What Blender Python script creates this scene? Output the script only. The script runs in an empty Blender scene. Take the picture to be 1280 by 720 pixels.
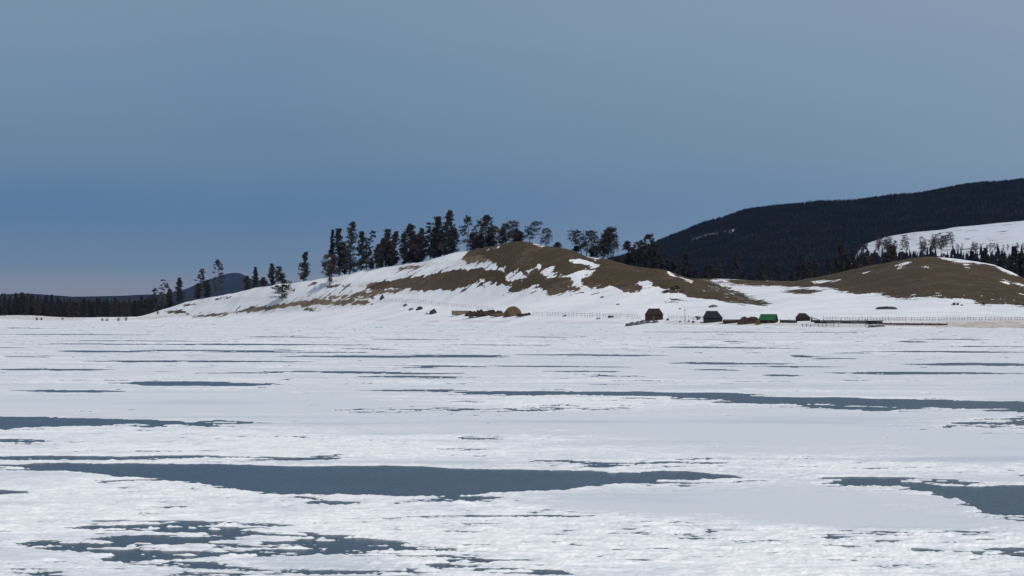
import bpy, math, random
import numpy as np
from math import radians, sin, cos, pi

# ------------------------------------------------------------------ basics
F, CX, HY, CAMH = 2500.0, 640.0, 396.0, 3.0      # focal length in photo pixels, horizon row, eye height (m)
scene = bpy.context.scene
col = scene.collection
random.seed(7)

def link(o):
    col.objects.link(o); return o

def mesh_np(name, V, Fc, mats=(), smooth=False, attrs=None):
    """V (n,3); Fc (m,k) int array of k-gons"""
    me = bpy.data.meshes.new(name)
    V = np.ascontiguousarray(V, dtype=np.float32); Fc = np.ascontiguousarray(Fc, dtype=np.int32)
    me.vertices.add(len(V)); me.vertices.foreach_set('co', V.ravel())
    m, k = Fc.shape
    me.loops.add(m*k); me.loops.foreach_set('vertex_index', Fc.ravel())
    me.polygons.add(m)
    me.polygons.foreach_set('loop_start', np.arange(0, m*k, k, dtype=np.int32))
    me.polygons.foreach_set('loop_total', np.full(m, k, dtype=np.int32))
    me.polygons.foreach_set('use_smooth', np.full(m, bool(smooth)))
    for a, arr in (attrs or {}).items():
        at = me.attributes.new(a, 'FLOAT', 'POINT')
        at.data.foreach_set('value', np.ascontiguousarray(arr, dtype=np.float32).ravel())
    for x in mats: me.materials.append(x)
    me.update(calc_edges=True); me.validate()
    return me

def grid_faces(nr, nc):
    i = np.arange(nr-1)[:, None]*nc + np.arange(nc-1)[None, :]
    return np.stack([i, i+1, i+nc+1, i+nc], -1).reshape(-1, 4)

def tag(o, label=None, cat=None, group=None, kind=None):
    if label: o['label'] = label
    if cat: o['category'] = cat
    if group: o['group'] = group
    if kind: o['kind'] = kind
    return o

def empty(name, loc, rz=0.0):
    o = bpy.data.objects.new(name, None); o.empty_display_size = .5
    o.location = loc; o.rotation_euler = (0, 0, rz)
    return link(o)

def obj(name, me, parent=None, loc=(0, 0, 0)):
    o = bpy.data.objects.new(name, me); o.location = loc
    link(o)
    if parent is not None: o.parent = parent
    return o

# ------------------------------------------------------------------ noise
def _h(ix, iy, seed):
    n = (ix.astype(np.int64)*374761393 + iy.astype(np.int64)*668265263 + seed*1442695041) & 0xffffffff
    n = ((n ^ (n >> 13))*1274126177) & 0xffffffff
    n = n ^ (n >> 16)
    return n.astype(np.float64)/4294967295.0

def perlin(x, y, seed=0):
    x = np.asarray(x, dtype=np.float64); y = np.asarray(y, dtype=np.float64)
    x, y = np.broadcast_arrays(x, y)
    ix = np.floor(x); iy = np.floor(y); fx = x-ix; fy = y-iy
    u = fx*fx*fx*(fx*(fx*6-15)+10); v = fy*fy*fy*(fy*(fy*6-15)+10)
    def g(dx, dy):
        a = _h(ix+dx, iy+dy, seed)*2*pi
        return np.cos(a)*(fx-dx)+np.sin(a)*(fy-dy)
    a = g(0, 0)*(1-u)+g(1, 0)*u; b = g(0, 1)*(1-u)+g(1, 1)*u
    return (a*(1-v)+b*v)*1.5

def fbm(x, y, wl, octaves, seed=0, gain=.5):
    s = 0; a = 1; n = 0
    for k in range(octaves):
        s = s + a*perlin(x/wl, y/wl, seed+k*17); n += a; a *= gain; wl *= .5
    return s/n

def sstep(a, b, x):
    t = np.clip((x-a)/(b-a), 0, 1); return t*t*(3-2*t)

# ------------------------------------------------------------------ materials
def nodes(name):
    m = bpy.data.materials.new(name); m.use_nodes = True
    nt = m.node_tree; nt.nodes.clear()
    out = nt.nodes.new('ShaderNodeOutputMaterial'); b = nt.nodes.new('ShaderNodeBsdfPrincipled')
    nt.links.new(b.outputs[0], out.inputs[0])
    return m, nt, b

def N(nt, typ, **kw):
    n = nt.nodes.new(typ)
    for k, v in kw.items():
        if k in n.inputs: n.inputs[k].default_value = v
        else: setattr(n, k, v)
    return n

def mixcol(nt, fac, a, b):
    n = nt.nodes.new('ShaderNodeMix'); n.data_type = 'RGBA'; n.clamp_factor = True
    for i, v in ((0, fac), (6, a), (7, b)):
        if hasattr(v, 'links'): nt.links.new(v, n.inputs[i])
        else: n.inputs[i].default_value = (*v, 1) if isinstance(v, tuple) else v
    return n.outputs[2]

def math_(nt, op, a, b=0.0, c=None, clamp=False):
    n = nt.nodes.new('ShaderNodeMath'); n.operation = op; n.use_clamp = clamp
    for i, v in enumerate((a, b) if c is None else (a, b, c)):
        if hasattr(v, 'links'): nt.links.new(v, n.inputs[i])
        else: n.inputs[i].default_value = v
    return n.outputs[0]

def ramp(nt, fac, a, b):
    n = nt.nodes.new('ShaderNodeMapRange'); n.interpolation_type = 'SMOOTHSTEP'; n.clamp = True
    nt.links.new(fac, n.inputs[0]); n.inputs[1].default_value = a; n.inputs[2].default_value = b
    return n.outputs[0]

def noise(nt, scale, detail=4, rough=.55, vec=None):
    n = N(nt, 'ShaderNodeTexNoise'); n.inputs['Scale'].default_value = scale
    n.inputs['Detail'].default_value = detail; n.inputs['Roughness'].default_value = rough
    if vec is None:
        g = nt.nodes.get('TC') or nt.nodes.new('ShaderNodeTexCoord'); g.name = 'TC'; vec = g.outputs['Object']
    nt.links.new(vec, n.inputs['Vector'])
    return n.outputs['Fac']

def mat_simple(name, c1, c2, scale=3.0, rough=.85, bump=.3, spec=.2, detail=5):
    m, nt, b = nodes(name)
    f = noise(nt, scale, detail)
    c = mixcol(nt, ramp(nt, f, .35, .65), c1, c2)
    nt.links.new(c, b.inputs['Base Color'])
    b.inputs['Roughness'].default_value = rough; b.inputs['Specular IOR Level'].default_value = spec
    if bump:
        bp = N(nt, 'ShaderNodeBump'); bp.inputs['Strength'].default_value = bump; bp.inputs['Distance'].default_value = .05
        nt.links.new(noise(nt, scale*4, 4), bp.inputs['Height']); nt.links.new(bp.outputs[0], b.inputs['Normal'])
    return m

def mat_boards(name, c1, c2, per_m=5.0, axis=0, rough=.85):
    """weathered boards or logs: streaks along the grain, dark joints"""
    m, nt, b = nodes(name)
    tc = nt.nodes.new('ShaderNodeTexCoord'); tc.name = 'TC'
    sp = nt.nodes.new('ShaderNodeSeparateXYZ'); nt.links.new(tc.outputs['Object'], sp.inputs[0])
    q = math_(nt, 'MULTIPLY', sp.outputs[axis], per_m)
    fl = math_(nt, 'FLOOR', q); fr = math_(nt, 'FRACT', q)
    wn = nt.nodes.new('ShaderNodeTexWhiteNoise'); wn.noise_dimensions = '1D'; nt.links.new(fl, wn.inputs['W'])
    f = math_(nt, 'ADD', math_(nt, 'MULTIPLY', wn.outputs[0], .6), math_(nt, 'MULTIPLY', noise(nt, 2.5, 6), .5), clamp=True)
    c = mixcol(nt, f, c1, c2)
    joint = math_(nt, 'LESS_THAN', fr, .1)
    c = mixcol(nt, math_(nt, 'MULTIPLY', joint, .7), c, tuple(x*.35 for x in c1))
    nt.links.new(c, b.inputs['Base Color']); b.inputs['Roughness'].default_value = rough
    b.inputs['Specular IOR Level'].default_value = .2
    return m

# wind-packed snow: smooth packed sheet (bluish, denser) and brighter broken crust
def mat_lake_snow():
    m, nt, b = nodes('lake snow')
    at = N(nt, 'ShaderNodeAttribute', attribute_name='crust')
    n1 = noise(nt, .9, 6, .6); n2 = noise(nt, 7.0, 5, .65)
    f = math_(nt, 'ADD', at.outputs['Fac'], math_(nt, 'MULTIPLY', math_(nt, 'SUBTRACT', n2, .5), 1.1))
    f = math_(nt, 'ADD', f, math_(nt, 'MULTIPLY', math_(nt, 'SUBTRACT', n1, .5), .7), clamp=True)
    c = mixcol(nt, ramp(nt, f, .1, .9), (.675, .70, .735), (.90, .90, .885))
    th = N(nt, 'ShaderNodeAttribute', attribute_name='thin')
    c = mixcol(nt, math_(nt, 'MULTIPLY', th.outputs['Fac'], .75), c, (.36, .42, .50))
    nt.links.new(c, b.inputs['Base Color']); b.inputs['Roughness'].default_value = .8
    b.inputs['Specular IOR Level'].default_value = .25
    bp = N(nt, 'ShaderNodeBump'); bp.inputs['Strength'].default_value = .35; bp.inputs['Distance'].default_value = .02
    nt.links.new(noise(nt, 14.0, 4, .6), bp.inputs['Height']); nt.links.new(bp.outputs[0], b.inputs['Normal'])
    return m

def mat_ice():
    m, nt, b = nodes('dark lake ice')
    n1 = noise(nt, .35, 6, .6); n2 = noise(nt, 5.0, 5, .7)
    c = mixcol(nt, ramp(nt, n1, .35, .7), (.006, .018, .027), (.014, .031, .042))
    c = mixcol(nt, math_(nt, 'MULTIPLY', ramp(nt, n2, .60, .72), .35), c, (.14, .18, .21))
    nt.links.new(c, b.inputs['Base Color']); b.inputs['IOR'].default_value = 1.31
    r = math_(nt, 'MULTIPLY_ADD', n2, .25, .12); nt.links.new(r, b.inputs['Roughness'])
    bp = N(nt, 'ShaderNodeBump'); bp.inputs['Strength'].default_value = .12; bp.inputs['Distance'].default_value = .02
    nt.links.new(noise(nt, 2.0, 3), bp.inputs['Height']); nt.links.new(bp.outputs[0], b.inputs['Normal'])
    return m

def mat_land():
    m, nt, b = nodes('snow and dead grass')
    g = N(nt, 'ShaderNodeAttribute', attribute_name='grass')
    t = N(nt, 'ShaderNodeAttribute', attribute_name='reeds')
    n1 = noise(nt, .45, 7, .65); n2 = noise(nt, .06, 4); n3 = noise(nt, 1.6, 5, .65); n5 = noise(nt, .7, 8, .72)
    snow = mixcol(nt, ramp(nt, n2, .35, .65), (.69, .705, .73), (.79, .795, .80))
    n6 = noise(nt, .11, 5, .6)
    br = mixcol(nt, ramp(nt, n3, .3, .7), (.048, .033, .020), (.098, .067, .039))
    br = mixcol(nt, ramp(nt, n2, .42, .62), br, (.062, .046, .023))
    br = mixcol(nt, math_(nt, 'MULTIPLY', ramp(nt, n1, .6, .72), .4), br, (.14, .10, .07))
    br = mixcol(nt, math_(nt, 'MULTIPLY', ramp(nt, n1, .47, .36), .75), br, (.028, .026, .019))
    e = math_(nt, 'ADD', g.outputs['Fac'], math_(nt, 'MULTIPLY', math_(nt, 'SUBTRACT', n5, .5), 2.6))
    c = mixcol(nt, ramp(nt, e, .42, .58), snow, br)
    pl = N(nt, 'ShaderNodeAttribute', attribute_name='pale')
    br = mixcol(nt, math_(nt, 'MULTIPLY', pl.outputs['Fac'], math_(nt, 'MULTIPLY_ADD', ramp(nt, n5, .40, .60), .7, .3)), br, (.17, .125, .09))
    dust = math_(nt, 'MULTIPLY', ramp(nt, n6, .52, .70), ramp(nt, n5, .46, .62))
    br = mixcol(nt, math_(nt, 'MULTIPLY', dust, .55), br, (.26, .205, .15))
    c = mixcol(nt, ramp(nt, e, .40, .62), snow, br)
    tan = mixcol(nt, ramp(nt, n3, .35, .65), (.30, .225, .16), (.50, .40, .31))
    e2 = math_(nt, 'MULTIPLY', t.outputs['Fac'], math_(nt, 'MULTIPLY_ADD', ramp(nt, n1, .35, .65), .7, .3))
    c = mixcol(nt, e2, c, tan)
    nt.links.new(c, b.inputs['Base Color']); b.inputs['Roughness'].default_value = .9
    b.inputs['Specular IOR Level'].default_value = .1
    bp = N(nt, 'ShaderNodeBump'); bp.inputs['Strength'].default_value = .5; bp.inputs['Distance'].default_value = .4
    nt.links.new(noise(nt, .8, 6, .6), bp.inputs['Height']); nt.links.new(bp.outputs[0], b.inputs['Normal'])
    return m

M_SNOW, M_ICE, M_LAND = mat_lake_snow(), mat_ice(), mat_land()
M_NEEDLE = mat_simple('dark needles', (.019, .018, .017), (.036, .030, .026), .6, .9, 0)
M_NEEDLE2 = mat_simple('brown needles', (.032, .024, .020), (.058, .043, .036), .6, .9, 0)
M_BARK = mat_simple('bark', (.035, .026, .022), (.075, .055, .045), 2.0, .95, .4)
M_BARKP = mat_simple('pale bark', (.10, .075, .065), (.17, .135, .12), 2.0, .95, .4)
M_FAR = mat_simple('far forest needles', (.007, .010, .012), (.014, .015, .016), .02, 1.0, 0, 0)
M_MTN = mat_simple('wooded mountain', (.018, .022, .026), (.032, .036, .040), .004, 1.0, 0, 0)
M_LOG = mat_boards('dark logs', (.020, .012, .010), (.048, .027, .021), 4.0, 2)
M_LOGGREY = mat_boards('charred grey logs', (.014, .013, .014), (.034, .030, .031), 4.0, 2)
M_ROOFDK = mat_boards('dark roof boards', (.014, .010, .010), (.032, .022, .019), 5.0, 0)
M_ROOFBK = mat_boards('black roof felt', (.010, .011, .013), (.022, .023, .027), 1.2, 0)
M_GREEN = mat_boards('green roof sheet', (.012, .075, .028), (.020, .115, .042), 2.5, 0, .5)
M_HAY = mat_simple('old hay', (.060, .040, .022), (.115, .078, .042), 2.5, .95, .8)
M_HAYDK = mat_simple('dark dung heap', (.022, .015, .011), (.055, .038, .028), 1.5, .95, .8)
M_HAYPALE = mat_simple('pale hay bales', (.09, .072, .052), (.16, .125, .09), 1.5, .95, .8)
M_POST = mat_simple('weathered post', (.13, .125, .125), (.25, .24, .24), 3, .9, .2)
M_POSTDK = mat_simple('dark post', (.03, .024, .022), (.07, .055, .05), 3, .9, .2)
M_ROCK = mat_simple('grey rock', (.05, .05, .055), (.14, .14, .145), 1.2, .9, .6)
M_ROCKDK = mat_simple('dark rock', (.022, .021, .022), (.06, .056, .055), 1.2, .9, .6)
M_TWIG = mat_simple('dry twigs', (.06, .045, .035), (.14, .105, .08), 2, .95, 0)

# ------------------------------------------------------------------ land shape
def interp(tab, sm=30):
    xs = np.array([a for a, _ in tab], float); ys = np.array([b for _, b in tab], float)
    g = np.arange(xs[0]-200, xs[-1]+200, 1.0); v = np.interp(g, xs, ys)
    if sm:
        k = np.exp(-.5*(np.arange(-3*sm, 3*sm+1)/sm)**2); k /= k.sum()
        v = np.convolve(np.pad(v, 3*sm, 'edge'), k, 'valid')
    return lambda p: np.interp(p, g, v)

# columns are measured as p = 640 + 2500*X/Y
shoreY = interp([(-1500, 1500), (-300, 1480), (0, 1400), (200, 1200), (400, 900), (560, 750), (700, 660), (800, 620), (1000, 560), (1280, 480), (1600, 430), (2600, 400)])
hillY = interp([(-1500, 1540), (-300, 1520), (0, 1440), (200, 1300), (400, 1050), (560, 950), (700, 850), (830, 800), (960, 730), (1050, 700), (1280, 640), (2600, 560)])
SIL_A = [(-1500, 400), (0, 400.5), (150, 399), (180, 394.5), (199, 388), (217, 382.5), (236, 377), (255, 372.5), (274, 370.5), (292, 366.6), (311, 361.5), (330, 357.7), (371, 352.5), (405, 348.5), (430, 343),
         (460, 337.5), (487, 333), (503, 330), (530, 326.5), (550, 321.7), (567, 316.7), (593, 311.7), (608, 308), (627, 304), (642, 301.2), (658, 301.7), (680, 308.5), (707, 311.7), (723, 316), (733, 320.5),
         (757, 323), (773, 327), (798, 332.5), (832, 337.5), (847, 343.5), (869, 351.7), (881, 355.8), (902, 362), (922, 369), (942, 376), (960, 382), (975, 388), (1000, 394), (1280, 400), (2600, 402)]
silA = interp(SIL_A, 3)
footA = interp([(-1500, 401), (150, 400.5), (200, 397.5), (300, 395), (400, 391), (480, 387), (560, 384), (700, 381), (800, 381), (880, 383), (930, 384), (960, 387), (1000, 396), (2600, 402)])
backY = interp([(-1500, 1700), (-300, 1650), (0, 1520), (200, 1480), (400, 1400), (700, 1150), (869, 1000), (1024, 940), (1160, 880), (1280, 880), (1600, 880), (2600, 850)])
silB = interp([(-1500, 393), (0, 394), (40, 394), (75, 396.5), (100, 397), (170, 396), (300, 396), (400, 393), (600, 385), (700, 372), (800, 352), (869, 347.7), (902, 349.7), (959, 351.7), (993, 351), (1024, 346.6), (1060, 338.8),
               (1101, 329.7), (1132, 324.6), (1158, 321), (1182, 322.6), (1223, 327.7), (1243, 331), (1264, 340), (1280, 348), (1330, 362), (1500, 372), (2600, 380)], 4)
footB = interp([(-1500, 399), (0, 399.2), (170, 399), (400, 396), (700, 388), (800, 384), (900, 377), (1000, 370), (1100, 379), (1200, 384), (1280, 388), (1600, 392), (2600, 394)])

def z_of(py, Y): return CAMH + (HY-py)*Y/F

def profile(Y, Ys, Yf, Yr, ys, yf, yr, drop, floor_):
    t1 = np.clip((Y-Ys)/(Yf-Ys), 0, 1); t2 = np.clip((Y-Yf)/(Yr-Yf), 0, 1)
    s2 = np.power(.5-.5*np.cos(pi*t2), .85)
    py = ys + (yf-ys)*np.power(t1, .9) + (yr-yf)*s2
    z = z_of(py, Y)
    pre = Y < Ys; z = np.where(pre, -.5*sstep(0, 25, Ys-Y), z)
    zr = z_of(yr, Yr); d = np.maximum(Y-Yr, 0)
    zb = zr - drop*d*d/(d+25)
    return np.where(Y > Yr, np.maximum(zb, floor_), z)

def land_z(p, Y):
    p = np.asarray(p, float); Y = np.asarray(Y, float)
    Ys = shoreY(p); ysh = HY + CAMH*F/Ys
    Ya = hillY(p); Yb = backY(p)
    za = profile(Y, Ys, Ys+.45*(Ya-Ys), Ya, ysh, np.minimum(footA(p), ysh-1), silA(p), .35, -3.0)
    zb = profile(Y, Ys, Ys+.45*(Yb-Ys), Yb, ysh, np.minimum(footB(p), ysh-1), silB(p), .12, .5)
    X = (p-CX)/F*Y
    m = np.maximum(za, zb)
    inland = sstep(5, 70, Y-Ys)
    k = np.clip((m-3)/14, 0, 1)
    bump = fbm(X, Y, 40, 4, 3)*1.1*k + fbm(X, Y, 7, 3, 9)*.22
    return m + inland*bump*np.where((m > 1), 1, 0)

def find_Y(px, py, back=False):
    """distance at which the land in column px is seen at row py (first from the shore)"""
    Ys = float(shoreY(px)); Yv = np.linspace(Ys+1, float(backY(px)) if back else max(float(hillY(px)), float(backY(px))), 1500)
    rows = HY - (land_z(np.full_like(Yv, px), Yv)-CAMH)*F/Yv
    ok = np.nonzero(rows <= py)[0]
    return float(Yv[ok[0]]) if len(ok) else float(Yv[np.argmin(rows)])

def spot(px, py):
    Y = find_Y(px, py); return ((px-CX)/F*Y, Y, float(land_z(px, Y)))
def spotY(px, Y): return ((px-CX)/F*Y, Y, float(land_z(px, Y)))

def pip(x, y, poly):
    ins = np.zeros(x.shape, bool); n = len(poly)
    for i in range(n):
        x1, y1 = poly[i]; x2, y2 = poly[(i+1) % n]
        if y1 == y2: continue
        c = ((y1 > y) != (y2 > y)) & (x < (x2-x1)*(y-y1)/(y2-y1)+x1)
        ins ^= c
    return ins

GRASS = [
 [(587,310),(600,296),(640,285),(700,285),(760,300),(800,315),(835,330),(870,345),(905,358),(940,372),(968,380.5),(955,382.5),(940,381),(920,379.5),(904,377),(885,373.5),(866,371),(852,368),(841,366),(830,366),(822,361),(815,353),(810,349),(799,352),(803,360),(795,361),(777,358.5),(765,356),(757,358.5),(740,360.5),(728,356),(726,348),(712,347),(714,352),(719,357),(712,359),(698,364),(690,369),(680,367),(673,361),(660,360),(650,366),(641,365),(630,361),(637,360),(628,356),(617,352),(606,350),(602,349),(625,349),(634,341),(623,333),(622,328),(615,326.5),(607,328.5),(593,329),(580,325.5),(578,320)],
 [(443,358),(452,355),(473,352),(500,348),(523,345),(560,340),(575,337),(600,336),(620,337),(633,341),(640,346),(625,349),(603,349),(600,351),(606,356),(590,358),(578,360),(567,364),(545,362),(520,363),(500,361.5),(463,361)],
 [(290,391),(300,387),(311,385),(339,381),(367,377.5),(395,374.5),(420,375),(448,375),(462,377),(448,380.5),(420,381),(395,381.5),(349,385),(320,389.5)],
 [(395,372.5),(420,370),(448,365.5),(476,363.5),(520,361),(500,366),(455,369),(425,373)],
 [(425,371.5),(480,371.5),(480,373.3),(425,373.3)],
 [(496,336),(510,332),(528,331),(526,334),(510,338),(498,340)],
 [(710,364),(712,360),(722,361),(720,367),(712,366)], [(773,362),(778,356),(786,358),(802,363),(800,369),(785,368)],
 [(836,373),(848,371.5),(856,376),(850,377)], [(827,377),(840,379),(838,381)],
 [(869,345),(905,349),(960,350),(993,349),(1024,343),(1024,357),(1000,359),(960,358),(905,355),(875,350)],
 [(975,364),(1005,361),(1027,363),(1020,367),(1000,368)],
 [(1015,336),(1060,328),(1100,318),(1160,308),(1200,311),(1250,321),(1290,336),(1400,350),(2600,360),(2600,392),(1400,389),(1280,382.5),(1252,380.5),(1228,380.5),(1210,374),(1186,373),(1164,370.5),(1140,371),(1127,373),(1109,368.5),(1094,367),(1072,367),(1052,364),(1022,358.5),(1008,356)],
 [(228,384),(234,380),(246,377),(243,381)], [(258,374.5),(285,370),(292,370),(270,374.5)], [(206,390),(222,388),(236,390),(215,392)],
 [(238,396),(262,392),(298,391),(270,396)], [(386,356),(399,354),(402,356),(390,358)], [(384,385),(395,385),(392,389),(380,388)],
 [(405,357),(430,355),(436,358),(412,360)],
]
HOLES = [
 [(627,349),(634,341),(637,339.5),(645,344),(657,345),(655,347),(645,348),(642,352),(633,351)],
 [(678,344),(688,335),(694,335),(695,343),(712,344.5),(722,340),(727,337),(735,336),(738,333),(728,328),(713,328),(712,325),(722,324),(731,325),(740,329),(751,330.5),(748,335),(742,339),(737,344),(727,348),(712,347),(695,347)],
 [(658,300),(664,300),(680,307),(678,310),(668,307.5)], [(730,318),(735,317),(746,323),(742,326)],
 [(667,331),(675,330),(682,336),(677,338)], [(655,338),(663,336),(660,341)], [(640,342),(640,337),(650,340),(657,346),(648,345)],
 [(833,337),(838,338.5),(846,343),(843,345.5),(835,341)], [(851,345.5),(864,352),(865,355),(854,350)], [(611,314),(616,310),(618,311),(613,315.5)], [(620,308),(625,309),(624,312)],
 [(1121,335),(1128,327.5),(1136,327.5),(1135,330)], [(1154,333),(1160,332),(1166,335),(1162,336.5)], [(1078,343),(1085,341),(1100,338),(1100,341),(1085,344.5)],
 [(1205,332),(1211,331),(1213,334),(1207,335.5)], [(1177,318),(1210,320),(1243,326),(1275,341),(1272,345),(1243,333),(1210,328),(1177,325)],
 [(1249,350),(1253,349.5),(1259,354),(1254,356)], [(1262,353),(1278,355.5),(1275,358)], [(1234,338),(1240,341),(1238,343)], [(1010,352),(1040,349),(1050,350),(1020,355)],
 [(875,349.5),(893,350),(915,353),(905,354)],
]
REEDS = [
 ([(1105,403.5),(1150,404),(1200,402),(1280,401.5),(1500,401),(2600,401),(2600,415),(1500,413),(1280,410.5),(1200,409.5),(1140,408),(1105,407)], .95),
 ([(680,401.5),(770,401.5),(785,405),(690,405)], .30), ([(560,400),(640,401),(625,403.5),(565,402.5)], .30), ([(460,399),(490,398.5),(480,401),(463,401)], .35), ([(528,400),(548,400),(545,403),(530,403)], .45),
 ([(825,401),(880,401),(960,404),(1000,404),(1100,405),(1100,409),(1000,408.5),(900,406),(830,405)], .55),
 ([(-300,392),(0,392),(75,395.5),(112,398),(100,401),(40,400.5),(0,398.5),(-300,398)], .55), ([(112,399),(160,398),(235,391),(240,393),(190,399),(125,401)], .45),
 ([(235,378),(300,371),(340,371),(330,375),(250,383)], .22), ([(540,330),(600,318),(600,323),(560,331)], .2), ([(205,395),(300,388),(330,391),(250,399)], .22),
 ([(400,372),(450,362),(480,350),(560,336),(578,322),(600,318),(625,330),(560,334),(520,342),(470,350),(430,356),(450,361),(520,362),(520,367),(450,371)], .34), ([(300,392),(340,376),(400,368),(470,372),(485,376),(450,384),(340,390)], .28), ([(490,339),(505,330),(545,325),(550,330),(515,340)], .3),
 ([(640,363),(760,357),(800,362),(790,372),(700,372),(650,370)], .10),
 ([(1040,399),(1110,398),(1290,398),(1290,401.5),(1110,402)], .35),
]

def cols_of(p0, p1, step, q0, q1, nout):
    inner = np.arange(p0, p1, step)
    a = p0 - np.geomspace(step, p0-q0, nout)[::-1]; b = p1 + np.geomspace(step, q1-p1, nout)
    return np.concatenate([a, inner, b])

def build_land():
    P = cols_of(-120, 1400, 1.0, -1500, 2600, 90)
    def rows():
        t1 = np.linspace(0, 1, 250)[:-1]; t2 = np.linspace(0, 1, 130)[:-1]; t3 = np.linspace(0, 1, 26)
        return t1, t2, t3
    t1, t2, t3 = rows()
    Ys = shoreY(P)-22; Ya = hillY(P); Yb = backY(P)
    Y = np.concatenate([Ys+t[..., None]*(Ya-Ys) if False else Ys[None]+t[:, None]*(Ya-Ys)[None] for t in (t1,)] +
                       [Ya[None]+t2[:, None]*(Yb-Ya)[None], Yb[None]+t3[:, None]*(2300-Yb)[None]], 0)
    PP = np.broadcast_to(P, Y.shape)
    Z = land_z(PP, Y); X = (PP-CX)/F*Y
    # cover: what grows or lies where, warped by world noise
    row = HY-(Z-CAMH)*F/Y
    wx = fbm(X, Y, 14, 6, 21, .6)*13; wy = fbm(X, Y+500, 12, 6, 31, .66)*5.5
    qx = PP+wx; qy = row+wy
    g = np.zeros(Y.shape)
    for poly in GRASS: g = np.maximum(g, pip(qx, qy, poly).astype(float))
    for poly in HOLES: g[pip(qx, qy, poly)] = 0
    hidden = (Y > Ya+6) & (PP > 560) & (PP < 900) & (Z < z_of(silA(PP), Y))
    g[hidden & (Z > 4)] = 1
    # speckle of snow near lower rims, tufts poking through near the rims
    sp = fbm(X, Y, 3.0, 3, 77, .6)
    low = sstep(352, 372, row)*(PP > 1040) + sstep(346, 364, row)*((PP > 640) & (PP < 960))
    g = np.clip(g-.95*(sp > .30)*np.clip(low, 0, 1), 0, 1)
    # soften one cell for the shader's own break-up
    gs = g.copy()
    for ax, nn in ((1, 5), (1, 5), (0, 3), (0, 3)):
        k_ = 2*nn+1; c_ = np.cumsum(np.pad(gs, [(nn+1, nn) if a == ax else (0, 0) for a in (0, 1)], 'edge'), ax)
        gs = (c_[k_:] - c_[:-k_])/k_ if ax == 0 else (c_[:, k_:] - c_[:, :-k_])/k_
    wide = gs.copy()
    for ax, nn in ((1, 14), (1, 14), (0, 9), (0, 9)):
        k_ = 2*nn+1; c_ = np.cumsum(np.pad(wide, [(nn+1, nn) if a == ax else (0, 0) for a in (0, 1)], 'edge'), ax)
        wide = (c_[k_:] - c_[:-k_])/k_ if ax == 0 else (c_[:, k_:] - c_[:, :-k_])/k_
    tuft = sstep(.24, .36, fbm(X*.4, Y, 5.0, 5, 301, .65)+.14*np.clip(wide*4, 0, 1)-.10)*sstep(.004, .10, wide)*(row < 392)
    gs = .42*g+.58*gs + fbm(X*.6, Y, 9.0, 6, 131, .66)*1.5*sstep(0, .12, gs)*sstep(1, .88, gs)
    gs = np.maximum(sstep(.30, .70, gs), tuft*.85)
    r = np.zeros(Y.shape)
    for poly, s in REEDS: r = np.maximum(r, pip(PP+wx*2, row+wy*.35, poly)*s)
    pale = np.clip(sstep(620, 430, PP)*(.55+1.2*fbm(X*.5, Y, 25, 4, 201)) + 1.1*np.clip(fbm(X*.5, Y, 18, 5, 203, .6)-.12, 0, 1), 0, 1)
    pale = np.maximum(pale, sstep(.0, .5, gs)*sstep(1, .5, gs)*.6)
    V = np.stack([X, Y, Z], -1).reshape(-1, 3)
    me = mesh_np('hills', V, grid_faces(*Y.shape), [M_LAND], True, {'grass': gs, 'reeds': r, 'pale': pale})
    tag(obj('hills', me), kind='structure')

build_land()

# ------------------------------------------------------------------ lake: ice sheet and wind-blown snow lying on it
ice = mesh_np('frozen_lake', np.array([(-11000, -900, 0), (11000, -900, 0), (11000, 16000, 0), (-11000, 16000, 0)]), np.array([[0, 1, 2, 3]]), [M_ICE])
tag(obj('frozen_lake', ice), kind='structure')

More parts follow.
